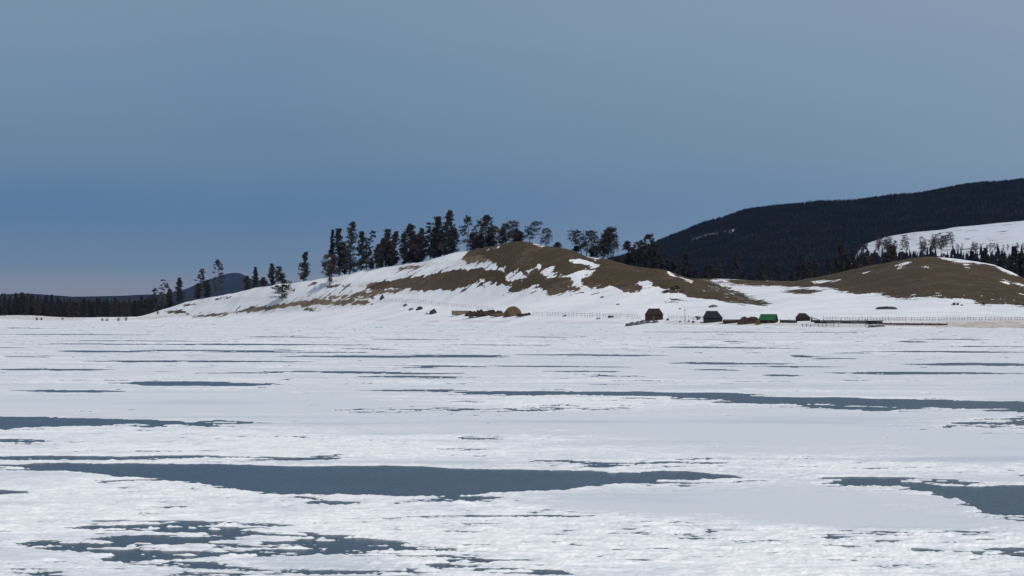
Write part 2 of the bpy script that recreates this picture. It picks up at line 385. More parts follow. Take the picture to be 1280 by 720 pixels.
# openings in the snow: stations (column, far row, near row), raggedness in metres, depth bias
OPEN = [
 ([(25,581,583),(60,579,588),(150,578,596),(250,579.5,605),(300,580,612),(330,580,616),(420,581,620),(500,582,624),(580,584,622),(640,586,616),(720,588,612),(790,589,604),(840,594,600),(850,597,599)], .30, 0),
 ([(770,589,606),(850,588,606),(915,594,604),(960,600,603)], .3, -.1),
 ([(-200,520,538),(0,522,537),(100,523,532),(205,526,528)], .30, 0),
 ([(165,478,479),(185,476,482),(270,477,483),(310,478,482),(360,479,479.6)], .35, 0),
 ([(450,488.5,488.8),(520,487.5,490),(640,488.5,494),(760,489,495),(900,491,499),(960,494,503),(1100,498,509),(1200,501,511),(1280,502,513),(1600,504,518)], .35, 0),
 ([(895,502,502.5),(1000,504,506.5),(1060,508,511),(1180,510,513),(1290,511,516),(1400,513,517)], .5, 0),
 ([(420,512,513),(500,508,515),(600,511,518),(660,508,516),(700,506,512),(770,508,510)], 1.2, -.5),
 ([(1180,530,531),(1230,524,534),(1300,520,541),(1500,520,545)], 1.0, -.3),
 ([(1030,602,603),(1070,596,606),(1120,598,608),(1160,603,613),(1190,608,628),(1230,606,640),(1300,606,648),(1500,600,660)], .6, -.08),
 ([(1180,608,614),(1230,608,644),(1500,604,655)], .35, -.02),
 ([(1060,596,602),(1100,596,604),(1180,598,606),(1240,604,610)], .6, -.2),
 ([(10,676,681),(60,664,690),(120,658,694),(200,656,700),(260,656,714),(330,666,700),(400,670,696),(480,676,694),(560,684,694),(590,690,692)], .95, -.42),
 ([(250,668,680),(300,656,700),(340,664,690)], .6, -.3),
 ([(380,662,668),(420,670,690),(500,680,692),(560,686,690)], .6, -.25),
 ([(380,622,623),(430,626,634),(470,628,634),(540,622,630),(600,620,626)], .5, -.15),
 ([(0,571,573),(60,570,573),(200,570,574),(340,571,574),(420,573,575)], .35, 0),
 ([(620,576,577),(680,576,579),(760,578,581),(860,578,580),(930,578,579)], .4, -.1),
 ([(300,712,716),(420,706,722),(520,708,720),(560,714,718)], .5, -.9),
 ([(500,706,714),(600,704,718),(680,710,720),(720,716,720)], .5, -.85),
 ([(-50,548,556),(40,550,556),(105,552,555)], .6, -.2), ([(260,526,533),(300,526,531)], .5, -.3),
 ([(0,612,620),(15,614,620)], .4, -.1), ([(240,650,662),(340,652,664)], .5, -.3), ([(630,640,650),(800,648,662),(830,652,658)], .3, -.9),
 ([(1000,583,584),(1090,584,586)], .3, -.1),
]
STREAKS = [(0,130,461.5,1.7),(75,390,451.5,1.3),(130,390,438,.9),(10,150,488.5,1.6),(40,160,475,.6),(270,590,466,1.0),(330,520,465,1.6),(450,600,471,1.2),(350,640,445.5,1.6),(500,640,444,1.0),(60,190,439,1.3),(80,300,426,.6),
 (180,470,430.5,1.0),(240,470,440,.7),(460,560,424,.7),(500,620,457.5,.9),(600,680,457,.8),(640,830,443.5,1.4),(640,790,458,1.2),(700,780,464,.7),(820,1000,454,1.5),(900,1060,458,1.0),(985,1020,445,1.7),(955,1000,469,1.3),
 (1040,1280,466,1.7),(1120,1400,455.5,1.9),(1090,1280,439.5,1.1),(820,960,434,.8),(880,1010,435,.6),(1120,1160,427,1.0),(900,940,427,.8),(1150,1240,424,.7),(0,200,418,.5),(30,240,430,.7),(560,700,431,.6),(1040,1090,441,.5),
 (1010,1080,448,.8),(870,930,462,.7),(740,800,470,.8),(0,70,446,.7),(-100,30,434,.8),(300,420,421,.5),(640,720,421,.5),(1180,1300,433,.6),(420,500,436,.7),(0,60,410,.4),(800,1100,415,.4),(560,600,502,.9),(0,40,556,1.5)]
for x0, x1, yy, w in STREAKS:
    m_ = (x0+x1)/2; L = x1-x0; w = w*1.35+.25
    OPEN.append(([(x0, yy-.1, yy+.1), (x0+.25*L, yy-w*.55, yy+w*.45), (m_, yy-w*.5+.2, yy+w*.6), (x0+.8*L, yy-w*.3+.5, yy+w*.5+.4), (x1, yy+.5, yy+.7)], .25, .05*w))

LUMPY = [((420,640),(430,34),.8),((950,700),(420,44),1.0),((1150,690),(300,30),.8),((560,560),(520,15),.6),((180,545),(260,18),.6),((1100,585),(300,13),.8),((80,650),(160,60),.5),((640,506),(240,10),.7),((800,500),(420,7),.5),((1200,520),(120,14),.6),
         ((300,600),(280,14),.4),((200,700),(260,40),.45),((650,680),(200,40),.8),((800,430),(600,8),.35),((250,620),(260,14),.7)]
SMOOTH = [((890,628),(180,18),.75),((1000,545),(260,12),.7),((330,505),(260,10),.5),((420,706),(110,14),.5),((150,672),(90,6),.8),((1250,560),(120,16),.4),((560,640),(50,8),.4),((1100,650),(140,14),.7)]

def build_snow():
    P = cols_of(-140, 1420, 1.35, -3200, 4500, 120)
    py = np.concatenate([[1650, 1400, 1250, 1120, 1020, 950, 900], np.arange(860, 740, -1.6), np.arange(740, 520, -.55), np.arange(520, 440, -.4), np.arange(440, 404, -.3), np.arange(404, 400.2, -.1), [400, 399.5, 399]])
    Yr = CAMH*F/(py-HY)
    PP, Y = np.meshgrid(P, Yr); RR = np.broadcast_to(py[:, None], Y.shape)
    X = (PP-CX)/F*Y
    sx = .5
    n_edge = fbm(X*sx, Y, 3.2, 7, 5, .68)                     # ragged rims, drawn out along the wind
    n_frag = fbm(X*.38, Y, 1.0, 6, 15, .74)
    n_wide = fbm(X*sx, Y, 12.0, 3, 6, .6)
    n_big = fbm(X*.5, Y, 26.0, 4, 8, .55)
    m_per_px = Y*Y/(CAMH*F)
    sc = np.clip(Y/42, .75, 7)
    farw = sstep(60, 140, Y)
    Fd = np.full(Y.shape, -9.0)
    for st, rag, bias in OPEN:
        s = np.array(st, float)
        top = np.interp(PP, s[:, 0], s[:, 1]); bot = np.interp(PP, s[:, 0], s[:, 2])
        dt = (RR-top)*m_per_px; db = (bot-RR)*m_per_px
        db = np.where(db < 0, db*(.35+.5*farw), db); dt = np.where(dt < 0, dt*1.1, dt)
        d = np.minimum(dt, db)
        out = np.maximum(np.maximum(s[0, 0]-PP, PP-s[-1, 0]), 0)*Y/F
        d = np.clip((d-out)/sc, -4, .95 if bias >= -.06 else .30) + bias*.5
        if bias >= -.06: nz = (rag*.9+.35)*(n_edge*(1+.8*(1-farw))*1.75+.5*n_wide*farw) + .45*n_frag*(1-farw)
        else: nz = (rag*.5+.4)*(n_edge*1.2*farw + n_frag*2.6*(1-farw) + .6*n_edge*(1-farw))
        Fd = np.maximum(Fd, d + nz)
    # crust zones
    M = .34+.10*sstep(500, 430, RR)+.65*np.clip(n_big, -1, 1)
    for (cx, cy), (rx, ry), a in LUMPY: M = M + a*.75*np.exp(-(((PP-cx)/rx)**2+((RR-cy)/ry)**2))
    for (cx, cy), (rx, ry), a in SMOOTH: M = M - a*1.1*np.exp(-(((PP-cx)/rx)**2+((RR-cy)/ry)**2)**1.5)
    n_mid = fbm(X*.4, Y, 3.0, 5, 41, .65)
    M = np.clip(M+.9*n_mid, 0, 1)
    rid = 1-np.abs(fbm(X*.45, Y, .9, 5, 51, .62))*3.0         # plates and ridges of broken crust
    sml = fbm(X*.55, Y, .26, 4, 61, .65)
    fade = np.clip(40/Y, .25, 1.0)
    lump = M*(np.clip(rid, -.5, 1)*.020+sml*.050)
    smooth = .006*fbm(X*.4, Y, 3.0, 3, 71)
    T = .016+smooth+lump*(.5+.5*fade)
    # small gaps where the crust is broken through
    gap = fbm(X*.38, Y, 1.1, 6, 81, .70)+.25*n_mid
    near = sstep(560, 640, RR)
    fine = fbm(X*.42, Y, .42, 5, 87, .72)+.35*n_mid
    # flecks of snow left on the open ice
    fleck = fbm(X*.3, Y, .8, 6, 91, .70)
    Fd = Fd - 2.2*np.clip(fleck-.34+.22*sstep(.5, 0, Fd)-.15*sstep(.5, .95, Fd), 0, 1)*(Fd > -.2)
    n_str = fbm(X*.28, Y, 4.5, 6, 123, .68)
    Fd = np.maximum(Fd, (n_str-.40)*2.5-3*(1-sstep(40, 90, Y)))
    Mc = np.clip(M*1.5, .12, 1)
    Z = np.minimum(T, -.11*Fd)
    Z = np.minimum(Z, (.265-gap)*.22+.05*(1-Mc))
    Z = np.minimum(Z, (.25-fine)*.16+.09*(1-Mc)+.03*(1-near))
    Z = np.clip(Z, -.012, None)
    gapw = sstep(.22, .32, gap)
    crust = np.clip(M*.55+lump*19+.30*sstep(-.6, -.05, Fd)-.08, 0, 1)
    thin = np.clip(sstep(-.22, 0, Fd)*.30+.55*sstep(.16, .34, gap)*M*(.4+.6*near)+.5*sstep(.10, .45, fbm(X*.2, Y, 5.0, 6, 97, .7))+.35*sstep(.12, .33, fine)*M*near, 0, 1)
    V = np.stack([X, Y, Z], -1).reshape(-1, 3)
    me = mesh_np('snow_cover', V, grid_faces(*Y.shape), [M_SNOW], True, {'crust': crust, 'thin': thin})
    tag(obj('snow_cover', me), kind='structure')

build_snow()

# ------------------------------------------------------------------ far relief
def ridge_fan(name, sil, Y0, Y1, Y2, base, mat, p0, p1, n, seed, amp, attrs=None, nr=60):
    P = np.linspace(p0, p1, n); s = interp(sil, 5)(P)
    t = np.linspace(0, 1, nr)[:, None]
    Ya = Y0+(Y1-Y0)*t; za0 = z_of(base, Y0)
    rows = base+(s[None]-base)*np.power(.5-.5*np.cos(pi*t), .8)
    Z = z_of(rows, Ya); Y = np.broadcast_to(Ya, Z.shape)
    tb = np.linspace(0.05, 1, 12)[:, None]
    Yb = Y1+(Y2-Y1)*tb; Zb = z_of(s, Y1)[None]*(1-tb)**1.3*np.ones_like(Yb) + 0*Yb
    Y = np.concatenate([Y, np.broadcast_to(Yb, Zb.shape)], 0); Z = np.concatenate([Z, Zb], 0)
    PP = np.broadcast_to(P, Y.shape); X = (PP-CX)/F*Y
    w = Y1/20.
    Z = Z+fbm(X, Y, w*2, 5, seed)*amp*np.clip(Z/60, 0, 1)
    at = {k: f(PP, HY-(Z-CAMH)*F/Y, X, Y) for k, f in (attrs or {}).items()}
    me = mesh_np(name, np.stack([X, Y, Z], -1).reshape(-1, 3), grid_faces(*Y.shape), [mat], True, at)
    o = obj(name, me); tag(o, kind='structure')
    return X, Y, Z, PP

SIL_C = [(740,330),(780,322),(815,306),(825,302),(841,295.5),(861,286.5),(881,279),(902,273.5),(922,265.5),(942,261),(963,258),(983,256),(1024,253),(1050,253),(1081,251),(1111,248),(1142,246),(1162,241.5),(1193,235.5),(1223,231.5),(1254,229.5),(1280,226.5),(1400,218),(1700,214),(2200,250)]
CLEAR = [(862,300),(872,297),(884,293),(905,289),(922,286),(922,289),(905,293),(880,298),(866,302)]
M_FLOOR, nt, b = nodes('forest floor')
a_ = N(nt, 'ShaderNodeAttribute', attribute_name='snow')
c_ = mixcol(nt, math_(nt, 'MULTIPLY', a_.outputs['Fac'], ramp(nt, noise(nt, .03, 5), .3, .6)), (.016, .018, .022), (.26, .27, .30))
nt.links.new(c_, b.inputs['Base Color']); b.inputs['Roughness'].default_value = 1; b.inputs['Specular IOR Level'].default_value = 0
Xc, Yc, Zc, Pc = ridge_fan('wooded_ridge', SIL_C, 2000, 3600, 5200, 372, M_FLOOR, 700, 2200, 500, 5, 7,
                           {'snow': lambda P, r, X, Y: pip(P+fbm(X, Y, 60, 3, 4)*8, r+fbm(X, Y, 50, 3, 6)*2, CLEAR).astype(float)*(Y < 3600)}, 140)

SIL_D = [(1000,378),(1040,360),(1062,335),(1076,308),(1107,296.5),(1140,290.5),(1180,287),(1190,284),(1215,281.5),(1250,278),(1280,275),(1350,270),(1500,262),(1900,262),(2200,300)]
M_FIELD, nt, b = nodes('snowy clearing')
nf = noise(nt, .035, 6, .6); nf2 = noise(nt, .012, 4)
c_ = mixcol(nt, ramp(nt, nf, .55, .68), (.60, .62, .67), (.16, .16, .17))
c_ = mixcol(nt, math_(nt, 'MULTIPLY', ramp(nt, nf2, .5, .7), .35), c_, (.45, .46, .50))
nt.links.new(c_, b.inputs['Base Color']); b.inputs['Roughness'].default_value = .95
Xd, Yd, Zd, Pd = ridge_fan('snowy_slope', SIL_D, 1750, 2500, 3100, 352, M_FIELD, 1000, 2200, 320, 15, 3, None, 70)

SIL_E = [(120,392),(150,384),(187,374),(215,364.5),(231,362),(246,356),(260,350.6),(281,344),(296,341.8),(304,345),(315,351.6),(335,355),(360,362),(420,374),(480,392)]
ridge_fan('far_mountain', SIL_E, 9000, 12000, 14500, 396, M_MTN, 100, 500, 320, 25, 30)
SIL_E2 = [(-900,378),(-400,370),(-100,364),(0,367),(30,365.5),(90,371),(150,370.5),(178,369),(205,368.5),(240,372),(300,385),(330,394)]
ridge_fan('far_ridge', SIL_E2, 5000, 6500, 8500, 396, M_MTN, -900, 340, 500, 35, 10)

# ------------------------------------------------------------------ trees
def tri_cloud(rng, C, R, n, size, flat=.5):
    """n small needle tufts (triangles) spread in each clump: C (k,3), R (k,)"""
    k = len(C)
    if k == 0: return np.zeros((0, 3)), np.zeros((0, 3), int)
    d = rng.normal(size=(k*n, 3)); d /= np.linalg.norm(d, axis=1)[:, None]+1e-9
    d *= rng.random((k*n, 1))**.45
    d[:, 2] *= flat
    c = np.repeat(C, n, 0)+d*np.repeat(R, n)[:, None]
    a = rng.normal(size=(k*n, 3)); a /= np.linalg.norm(a, axis=1)[:, None]
    b = rng.normal(size=(k*n, 3)); b -= (b*a).sum(1)[:, None]*a; b /= np.linalg.norm(b, axis=1)[:, None]+1e-9
    s = size*rng.uniform(.6, 1.4, (k*n, 1))
    V = np.stack([c+a*s, c-a*s*.5+b*s*.7, c-a*s*.5-b*s*.7], 1).reshape(-1, 3)
    return V, np.arange(len(V)).reshape(-1, 3)

def tube_np(pts, rad, sides=6):
    pts = np.array(pts, float); V = []; n = len(pts)
    for i, (p, r) in enumerate(zip(pts, rad)):
        t = pts[min(i+1, n-1)]-pts[max(i-1, 0)]; t = t/(np.linalg.norm(t)+1e-9)
        u = np.cross(t, (0, 0, 1.) if abs(t[2]) < .9 else (1., 0, 0)); u /= np.linalg.norm(u); v = np.cross(t, u)
        for k in range(sides):
            a = 2*pi*k/sides; V.append(p+r*(cos(a)*u+sin(a)*v))
    Fc = []
    for i in range(n-1):
        for k in range(sides):
            a = i*sides+k; b_ = i*sides+(k+1) % sides
            Fc.append((a, b_, b_+sides)); Fc.append((a, b_+sides, a+sides))
    return np.array(V), np.array(Fc)

class Acc:
    def __init__(s): s.V = []; s.F = []; s.n = 0
    def add(s, V, Fc):
        if len(V): s.V.append(V); s.F.append(Fc+s.n); s.n += len(V)
    def mesh(s, name, mats, smooth=False): return mesh_np(name, np.concatenate(s.V), np.concatenate(s.F), mats, smooth)

STYLE = {  # bare, branches, profile, clump radius, dropout, tuft flatness
 'spire':  dict(bare=.05, nb=92, prof='cone', cr=.13, drop=.03, flat=.8),
 'column': dict(bare=.06, nb=96, prof='col', cr=.14, drop=.10, flat=.8),
 'open':   dict(bare=.14, nb=62, prof='top', cr=.14, drop=.16, flat=.75),
 'flag':   dict(bare=.16, nb=58, prof='top', cr=.15, drop=.12, flat=.6),
 'spread': dict(bare=.14, nb=52, prof='wide', cr=.11, drop=.10, flat=.4),
 'bush':   dict(bare=.02, nb=26, prof='wide', cr=.22, drop=.0, flat=.6),
}
def make_tree_meshes(seed, h, w, style, lean=0.0, dens=1.0):
    rng = np.random.default_rng(seed); st = STYLE[style]
    T = Acc(); K = Acc()
    nseg = 8; tt = np.linspace(0, 1, nseg+1)
    wob = np.cumsum(rng.normal(0, .006*h, (nseg+1, 2)), 0); wob[0] = 0
    spine = np.stack([lean*w*tt**1.6+wob[:, 0], wob[:, 1], h*tt*.985], 1)
    r0 = .014*h+.06
    V, Fc = tube_np([(0, 0, -.6)]+list(spine), [r0*1.25]+list(r0*(1-tt*.93)), 6); T.add(V, Fc)
    def at(t): return np.array([np.interp(t, tt, spine[:, i]) for i in range(3)])
    def rad(t):
        u = (t-st['bare'])/(1-st['bare'])
        if st['prof'] == 'cone': return (1-u)**.75*.95+.07
        if st['prof'] == 'col': return min(1, .72+1.0*u)*(1 if u < .45 else max(.2, 1-(u-.45)*1.35))
        if st['prof'] == 'top': return (.62+.45*u) if u < .6 else max(.3, .89-(u-.6)*1.2)
        return max(.18, (1-u**1.6))*(.8+.2*u)
    C = []; R = []
    gapn = rng.random(14)
    sector = rng.random((5, 6))
    for k in range(int(st['nb'])):
        t = st['bare']+(1-st['bare'])*((k+rng.random())/st['nb'])**.92
        t = min(t, .985); a = rng.random()*2*pi
        if sector[int((t-st['bare'])/(1-st['bare'])*4.99), int(a/(2*pi)*5.99)] < st['drop']*1.6: continue
        L = w/2*rad(t)*rng.uniform(.55, 1.18)
        if style in ('open', 'flag') and rng.random() < .25: L *= 1.3
        up = rng.uniform(-.12, .35) if style != 'spire' else rng.uniform(-.25, .15)
        if style == 'spread': up = rng.uniform(-.25, .25)
        p0 = at(t); dv = np.array([cos(a), sin(a), up])
        p1 = p0+dv*L*.55; p2 = p0+dv*L+np.array([0, 0, rng.uniform(-.03, .10)*L])
        rb = r0*(1-t*.8)*.30
        V, Fc = tube_np([p0, p1, p2], [rb, rb*.6, rb*.2], 3); T.add(V, Fc)
        for s in ((.3, .62, .95) if style in ('spire', 'column', 'bush', 'spread') else (.6, .95)):
            C.append(p0+(p2-p0)*s+rng.normal(0, .04*w, 3)*np.array([1, 1, .6])); R.append(st['cr']*w*rng.uniform(.6, 1.25)*(1.1-.35*t))
    C.append(at(.985)); R.append(st['cr']*w*.6)
    C = np.array(C); R = np.maximum(np.array(R), .35)
    n = int(26*dens); size = max(.16, min(.30, .013*h+.035*w/3))
    V, Fc = tri_cloud(rng, C, R, n, size, st['flat']); K.add(V, Fc)
    return T, K

LEFTWORD = None
def conifer(px, Y, toppx, wpx, style, seed, label, lean=0.0, needle=None, bark=None, dens=1.0, base=None, group='conifers along the hill'):
    if base is not None: Y = find_Y(px, base)
    loc = spotY(px, Y); brow = HY-(loc[2]-CAMH)*F/Y
    h = max(2.0, (brow-toppx)*Y/F); w = wpx*Y/F
    T, K = make_tree_meshes(seed, h, w, style, lean, dens)
    nm = 'bush' if style == 'bush' else 'conifer_tree'
    r = empty(nm, loc)
    obj('stem' if nm == 'bush' else 'trunk', T.mesh('trunk', [bark or M_BARK]), r)
    obj('foliage' if nm == 'bush' else 'crown', K.mesh('crown', [needle or M_NEEDLE]), r)
    tag(r, label, 'bush' if nm == 'bush' else 'tree', None if nm == 'bush' else group)
    return r

def rY(px, d=0): return float(hillY(px))+d
TREES = [  # column, distance offset from the ridge, top row, width px, style, lean, label
 (193,-4,361,9,'open',0,'thin small conifer at the slope foot, leftmost hill tree, next to the far dark forest'),
 (204,6,350.5,14,'flag',.15,'flat-topped conifer with layered crown near the far left foot of the hill'),
 (212,-2,362,9,'column',0,'short dark conifer just right of the flat-topped one at the hill foot'),
 (225,0,348,11,'column',0,'slim upright conifer standing alone between two flat-topped trees on the lower left slope'),
 (249,4,336.5,11,'flag',.2,'conifer with small flat top over a bare neck on the left slope'),
 (247,0,355,10,'column',0,'low dark conifer crowding the foot of the bare-necked flat-topped tree'),
 (258,2,351.5,11,'column',0,'squat dark conifer between the bare-necked tree and the tall ragged one'),
 (273,0,326,14,'open',.05,'tallest conifer of the left slope, ragged with clumped flat top'),
 (308,2,346,9,'column',0,'stubby conifer left of the narrow pointed one by the far blue mountain'),
 (319,0,334.5,10,'spire',0,'narrow pointed conifer at the right end of the far blue mountain'),
 (329,3,348,10,'column',0,'low faint conifer between the pointed one and the pair on the slope'),
 (340,2,330.5,10,'column',.05,'taller left one of two conifers standing close behind the low spreading tree'),
 (348,2,334,11,'open',.1,'right one of two conifers standing close behind the low spreading tree'),
 (379.5,0,316,12,'column',.15,'lone slim conifer on the ridge left of the first tall cluster'),
 (414,2,287.5,10,'spire',.25,'thin leaning spire at the left end of the tall cluster'),
 (424,3,286.5,16,'column',.05,'tall dark conifer second from left in the tall cluster'),
 (437,1,278,19,'column',.12,'tallest broad conifer of the left cluster with brownish crown'),
 (452,2,290,16,'column',.1,'dark conifer right of the broad brownish one in the left cluster'),
 (458,4,289,11,'open',.75,'conifer leaning right with a bent top at the right side of the left cluster'),
 (464,1,324,9,'column',0,'very small conifer in the gap between the two tall clusters'),
 (472,-8,306,14,'column',.1,'shorter conifer on the left flank of the dense pointed one'),
 (482,2,288,24,'spire',.05,'dense dark pointed conifer right of the gap on the ridge'),
 (493,3,290,13,'column',.2,'slim conifer touching the right side of the dense pointed one'),
 (512,1,282,22,'column',.03,'broad round-topped conifer left of the grey middle group'),
 (520,6,295,16,'column',0,'lower filler conifer between two broad trees in the middle of the ridge row'),
 (528,2,285,18,'column',0,'broad dark conifer with a blunt top, middle of the ridge row'),
 (538,4,280,15,'open',0,'loose-crowned conifer left of the highest group'),
 (547,1,272,19,'column',.05,'second highest conifer on the ridge, left of the knob-topped one'),
 (556,0,264,18,'column',.3,'highest conifer on the ridge with a knob-like top leaning right'),
 (566,4,287,15,'column',.1,'dark conifer on the right shoulder of the highest one'),
 (584,0,272,17,'open',.2,'conifer with open forked crown right of the sky gap'),
 (592,4,270,16,'flag',.8,'conifer arching to the right with a flat high crown'),
 (597,-2,297,15,'column',0,'low dense conifer under the arching one'),
 (607,1,271,15,'open',.15,'tall straight conifer right of the arching one near the summit'),
 (618,2,284,12,'open',0,'thin conifer on the right side of the summit row'),
 (614,5,292,12,'column',0,'small dark conifer between two thin ones close to the summit'),
 (632,3,281,13,'open',-.05,'left one of a close pair of open conifers at the summit'),
 (637,1,278,20,'open',.25,'right one of a close pair of open conifers at the summit, wider crown'),
 (649,2,290,11,'column',.1,'stunted conifer right at the top of the brown summit'),
 (662,1,278.5,16,'flag',.5,'top-heavy conifer leaning right just right of the summit'),
 (682,2,287,13,'open',.1,'thin sparse conifer alone right of the summit'),
 (727,3,290,18,'flag',-.3,'open conifer leaning left in the group behind the brown shoulder'),
 (733,2,290,17,'flag',.3,'open conifer leaning right in the group behind the brown shoulder'),
 (743,5,309,9,'open',0,'tiny conifer between the open pair and the dense leaning tree'),
 (754,2,287,25,'column',.3,'dense dark conifer leaning right on the descending shoulder'),
 (786,6,302,13,'column',-.05,'left one of the conifers where the hill meets the dark ridge'),
 (796,6,304,16,'open',.1,'spreading conifer in the middle of the group at the start of the dark ridge'),
 (806,4,294,17,'open',.25,'tallest conifer of the group at the start of the dark ridge'),
 (818,6,305,14,'column',0,'rightmost conifer of the group at the start of the dark ridge'),
]
for i, (px, dy, top, w, sty, lean, lab) in enumerate(TREES):
    conifer(px, rY(px, dy), top-1, w*(1.16 if px < 575 else 1.34), sty, 100+i, lab, lean, M_NEEDLE2 if i % 3 == 1 else None, None, 1.0)
for i, px in enumerate([431, 478, 487, 506, 517, 524, 543, 551, 561, 590, 602, 613, 628, 645]):
    conifer(px, rY(px, 7+i % 3*2), float(silA(px))-(34 if px < 575 else 18)+((i*37) % 11)-5, 15, 'column', 600+i, 'low dark conifer filling the gap behind the taller ridge trees', 0, None, None, .8, group='low conifers between the tall ridge trees')
conifer(412, 0, 319, 27, 'open', 301, 'round-crowned conifer on bare trunk, forward on the snow left of the tall cluster', .05, M_NEEDLE2, None, 1.6, base=357)
conifer(353, 0, 342, 37, 'spread', 302, 'low wide-spreading conifer standing alone on the snow in front of the slope trees', -.02, None, None, 1.3, base=375.5)
for i, (px, d, top, w, lab) in enumerate([(697,2,303.5,15,'dark rounded bush on the skyline right of the summit'),(720,3,308,15,'dense bush at the foot of the left-leaning open conifer'),(773,3,321,13,'low dark bush on the skyline between the dense leaning tree and the dark ridge'),
                                 (740,3,312,9,'small upright bush just left of the dense leaning conifer')]):
    conifer(px, rY(px, d), top, w, 'bush', 400+i, lab)

# variants for the woods further off: one mesh each, copied
def variant(seed, h, w, style, mats, dens=.55):
    T, K = make_tree_meshes(seed, h, w, style, 0, dens)
    A = Acc(); A.add(np.concatenate(T.V), np.concatenate(T.F)); nT = sum(len(f) for f in T.F)
    A.add(np.concatenate(K.V), np.concatenate(K.F))
    me = A.mesh('conifer', mats)
    mi = np.zeros(len(me.polygons), np.int32); mi[nT:] = 1
    me.polygons.foreach_set('material_index', mi)
    return me
VAR = [variant(500+i, 16, 4.2+.5*(i % 4), ['spire', 'column', 'column', 'open', 'column', 'spire'][i % 6], [M_BARK, M_NEEDLE if i % 3 else M_NEEDLE2], .7) for i in range(9)]
VARB = [variant(540+i, 13, 7.5, ['open', 'open', 'open'][i % 3], [M_BARK, mat_simple('bare brown twigs', (.040, .032, .030), (.075, .058, .052), .5, .95, 0)], .55) for i in range(3)]

rnd = random.Random(11)
def wood_tree(px, Y, hm, lab, group, k=None, zfun=None, bank=VAR):
    X = (px-CX)/F*Y; z = float(land_z(px, Y)) if zfun is None else zfun(px, Y)
    me = bank[rnd.randrange(len(bank)) if k is None else k]
    o = obj('conifer_tree', me, None, (X, Y, z)); s = hm/(16 if bank is VAR else 13)
    o.scale = (s*rnd.uniform(.85, 1.25), s*rnd.uniform(.85, 1.25), s); o.rotation_euler = (0, 0, rnd.random()*6.28)
    tag(o, lab, 'tree', group); return o
# left shore wood: front rank
px = -60.0
while px < 196:
    Y = float(backY(px))+rnd.uniform(-25, 35)
    loc = spotY(px, Y); brow = HY-(loc[2]-CAMH)*F/Y
    top = np.interp(px, [-60, 0, 30, 60, 100, 150, 196], [366, 369, 369, 372, 374, 375, 372])+rnd.uniform(-4, 4)
    wood_tree(px, Y, (brow-top)*Y/F, 'dark conifer in the front rank of the forest wall on the far left shore', 'conifers of the far left forest edge')
    px += rnd.uniform(2.2, 4.2)
# wood behind the saddle and the right knoll: front rank
px = 812.0
while px < 1330:
    Y = float(backY(px))+rnd.uniform(60, 260)
    loc = spotY(px, Y); brow = HY-(loc[2]-CAMH)*F/Y
    sil = float(silB(px))
    t_ = np.interp(px, [812, 850, 900, 940, 1000, 1080, 1100, 1160, 1200, 1260, 1300], [311, 318, 323, 322, 318, 312, 308, 306, 309, 311, 313])
    top = t_+rnd.choice([-8, -3, 0, 3, 6, 8, 10])+rnd.uniform(-2, 2)
    h = (brow-top)*Y/F
    wood_tree(px, Y, min(max(h, 9), 24), 'dark conifer in the front rank of the wood behind the saddle and right knoll', 'conifers behind the saddle and right knoll')
    px += rnd.uniform(3.2, 6.2)

# stuff: deep parts of the woods that read as one mass
def simple_trees(seed, X, Y, Z, H, sides=5, fat=1.0):
    """three ragged tiers on each point"""
    rng = np.random.default_rng(seed); n = len(X); Vs = []; Fs = []; off = 0
    for (b0, b1, rr) in ((.08, .55, .17), (.32, .80, .125), (.58, 1.0, .075)):
        a = rng.random(n)*6.28
        ring = []
        for k in range(sides):
            r = H*rr*fat*rng.uniform(.6, 1.3, n)
            ang = a+2*pi*k/sides
            ring.append(np.stack([X+r*np.cos(ang), Y+r*np.sin(ang), Z+H*(b0+rng.uniform(-.05, .05, n))], 1))
        tip = np.stack([X+rng.normal(0, .02, n)*H, Y, Z+H*b1], 1)
        V = np.stack(ring+[tip], 1).reshape(-1, 3)
        base = np.arange(n)[:, None]*(sides+1)
        f = np.concatenate([np.stack([base[:, 0]+k, base[:, 0]+(k+1) % sides, base[:, 0]+sides], 1) for k in range(sides)], 0)
        Vs.append(V); Fs.append(f+off); off += len(V)
    return np.concatenate(Vs), np.concatenate(Fs)

def grid_sampler(X, Y, Z, PP, Y1):
    nr = X.shape[0]
    P = PP[0]; Yc_ = Y[:, 0]
    def f(p, y):
        i = np.clip(np.searchsorted(Yc_, y)-1, 0, nr-2); ty = np.clip((y-Yc_[i])/(Yc_[i+1]-Yc_[i]), 0, 1)
        j = np.clip(np.searchsorted(P, p)-1, 0, len(P)-2); tx = np.clip((p-P[j])/(P[j+1]-P[j]), 0, 1)
        a = Z[i, j]*(1-tx)+Z[i, j+1]*tx; b = Z[i+1, j]*(1-tx)+Z[i+1, j+1]*tx
        return a*(1-ty)+b*ty
    return f
zC = grid_sampler(Xc, Yc, Zc, Pc, 3600); zD = grid_sampler(Xd, Yd, Zd, Pd, 2500)
rng = np.random.default_rng(3)
def scatter(n, p0, p1, Y0, Y1):
    u = rng.random(n); Y = np.sqrt(Y0**2+(Y1**2-Y0**2)*u); return rng.uniform(p0, p1, n), Y
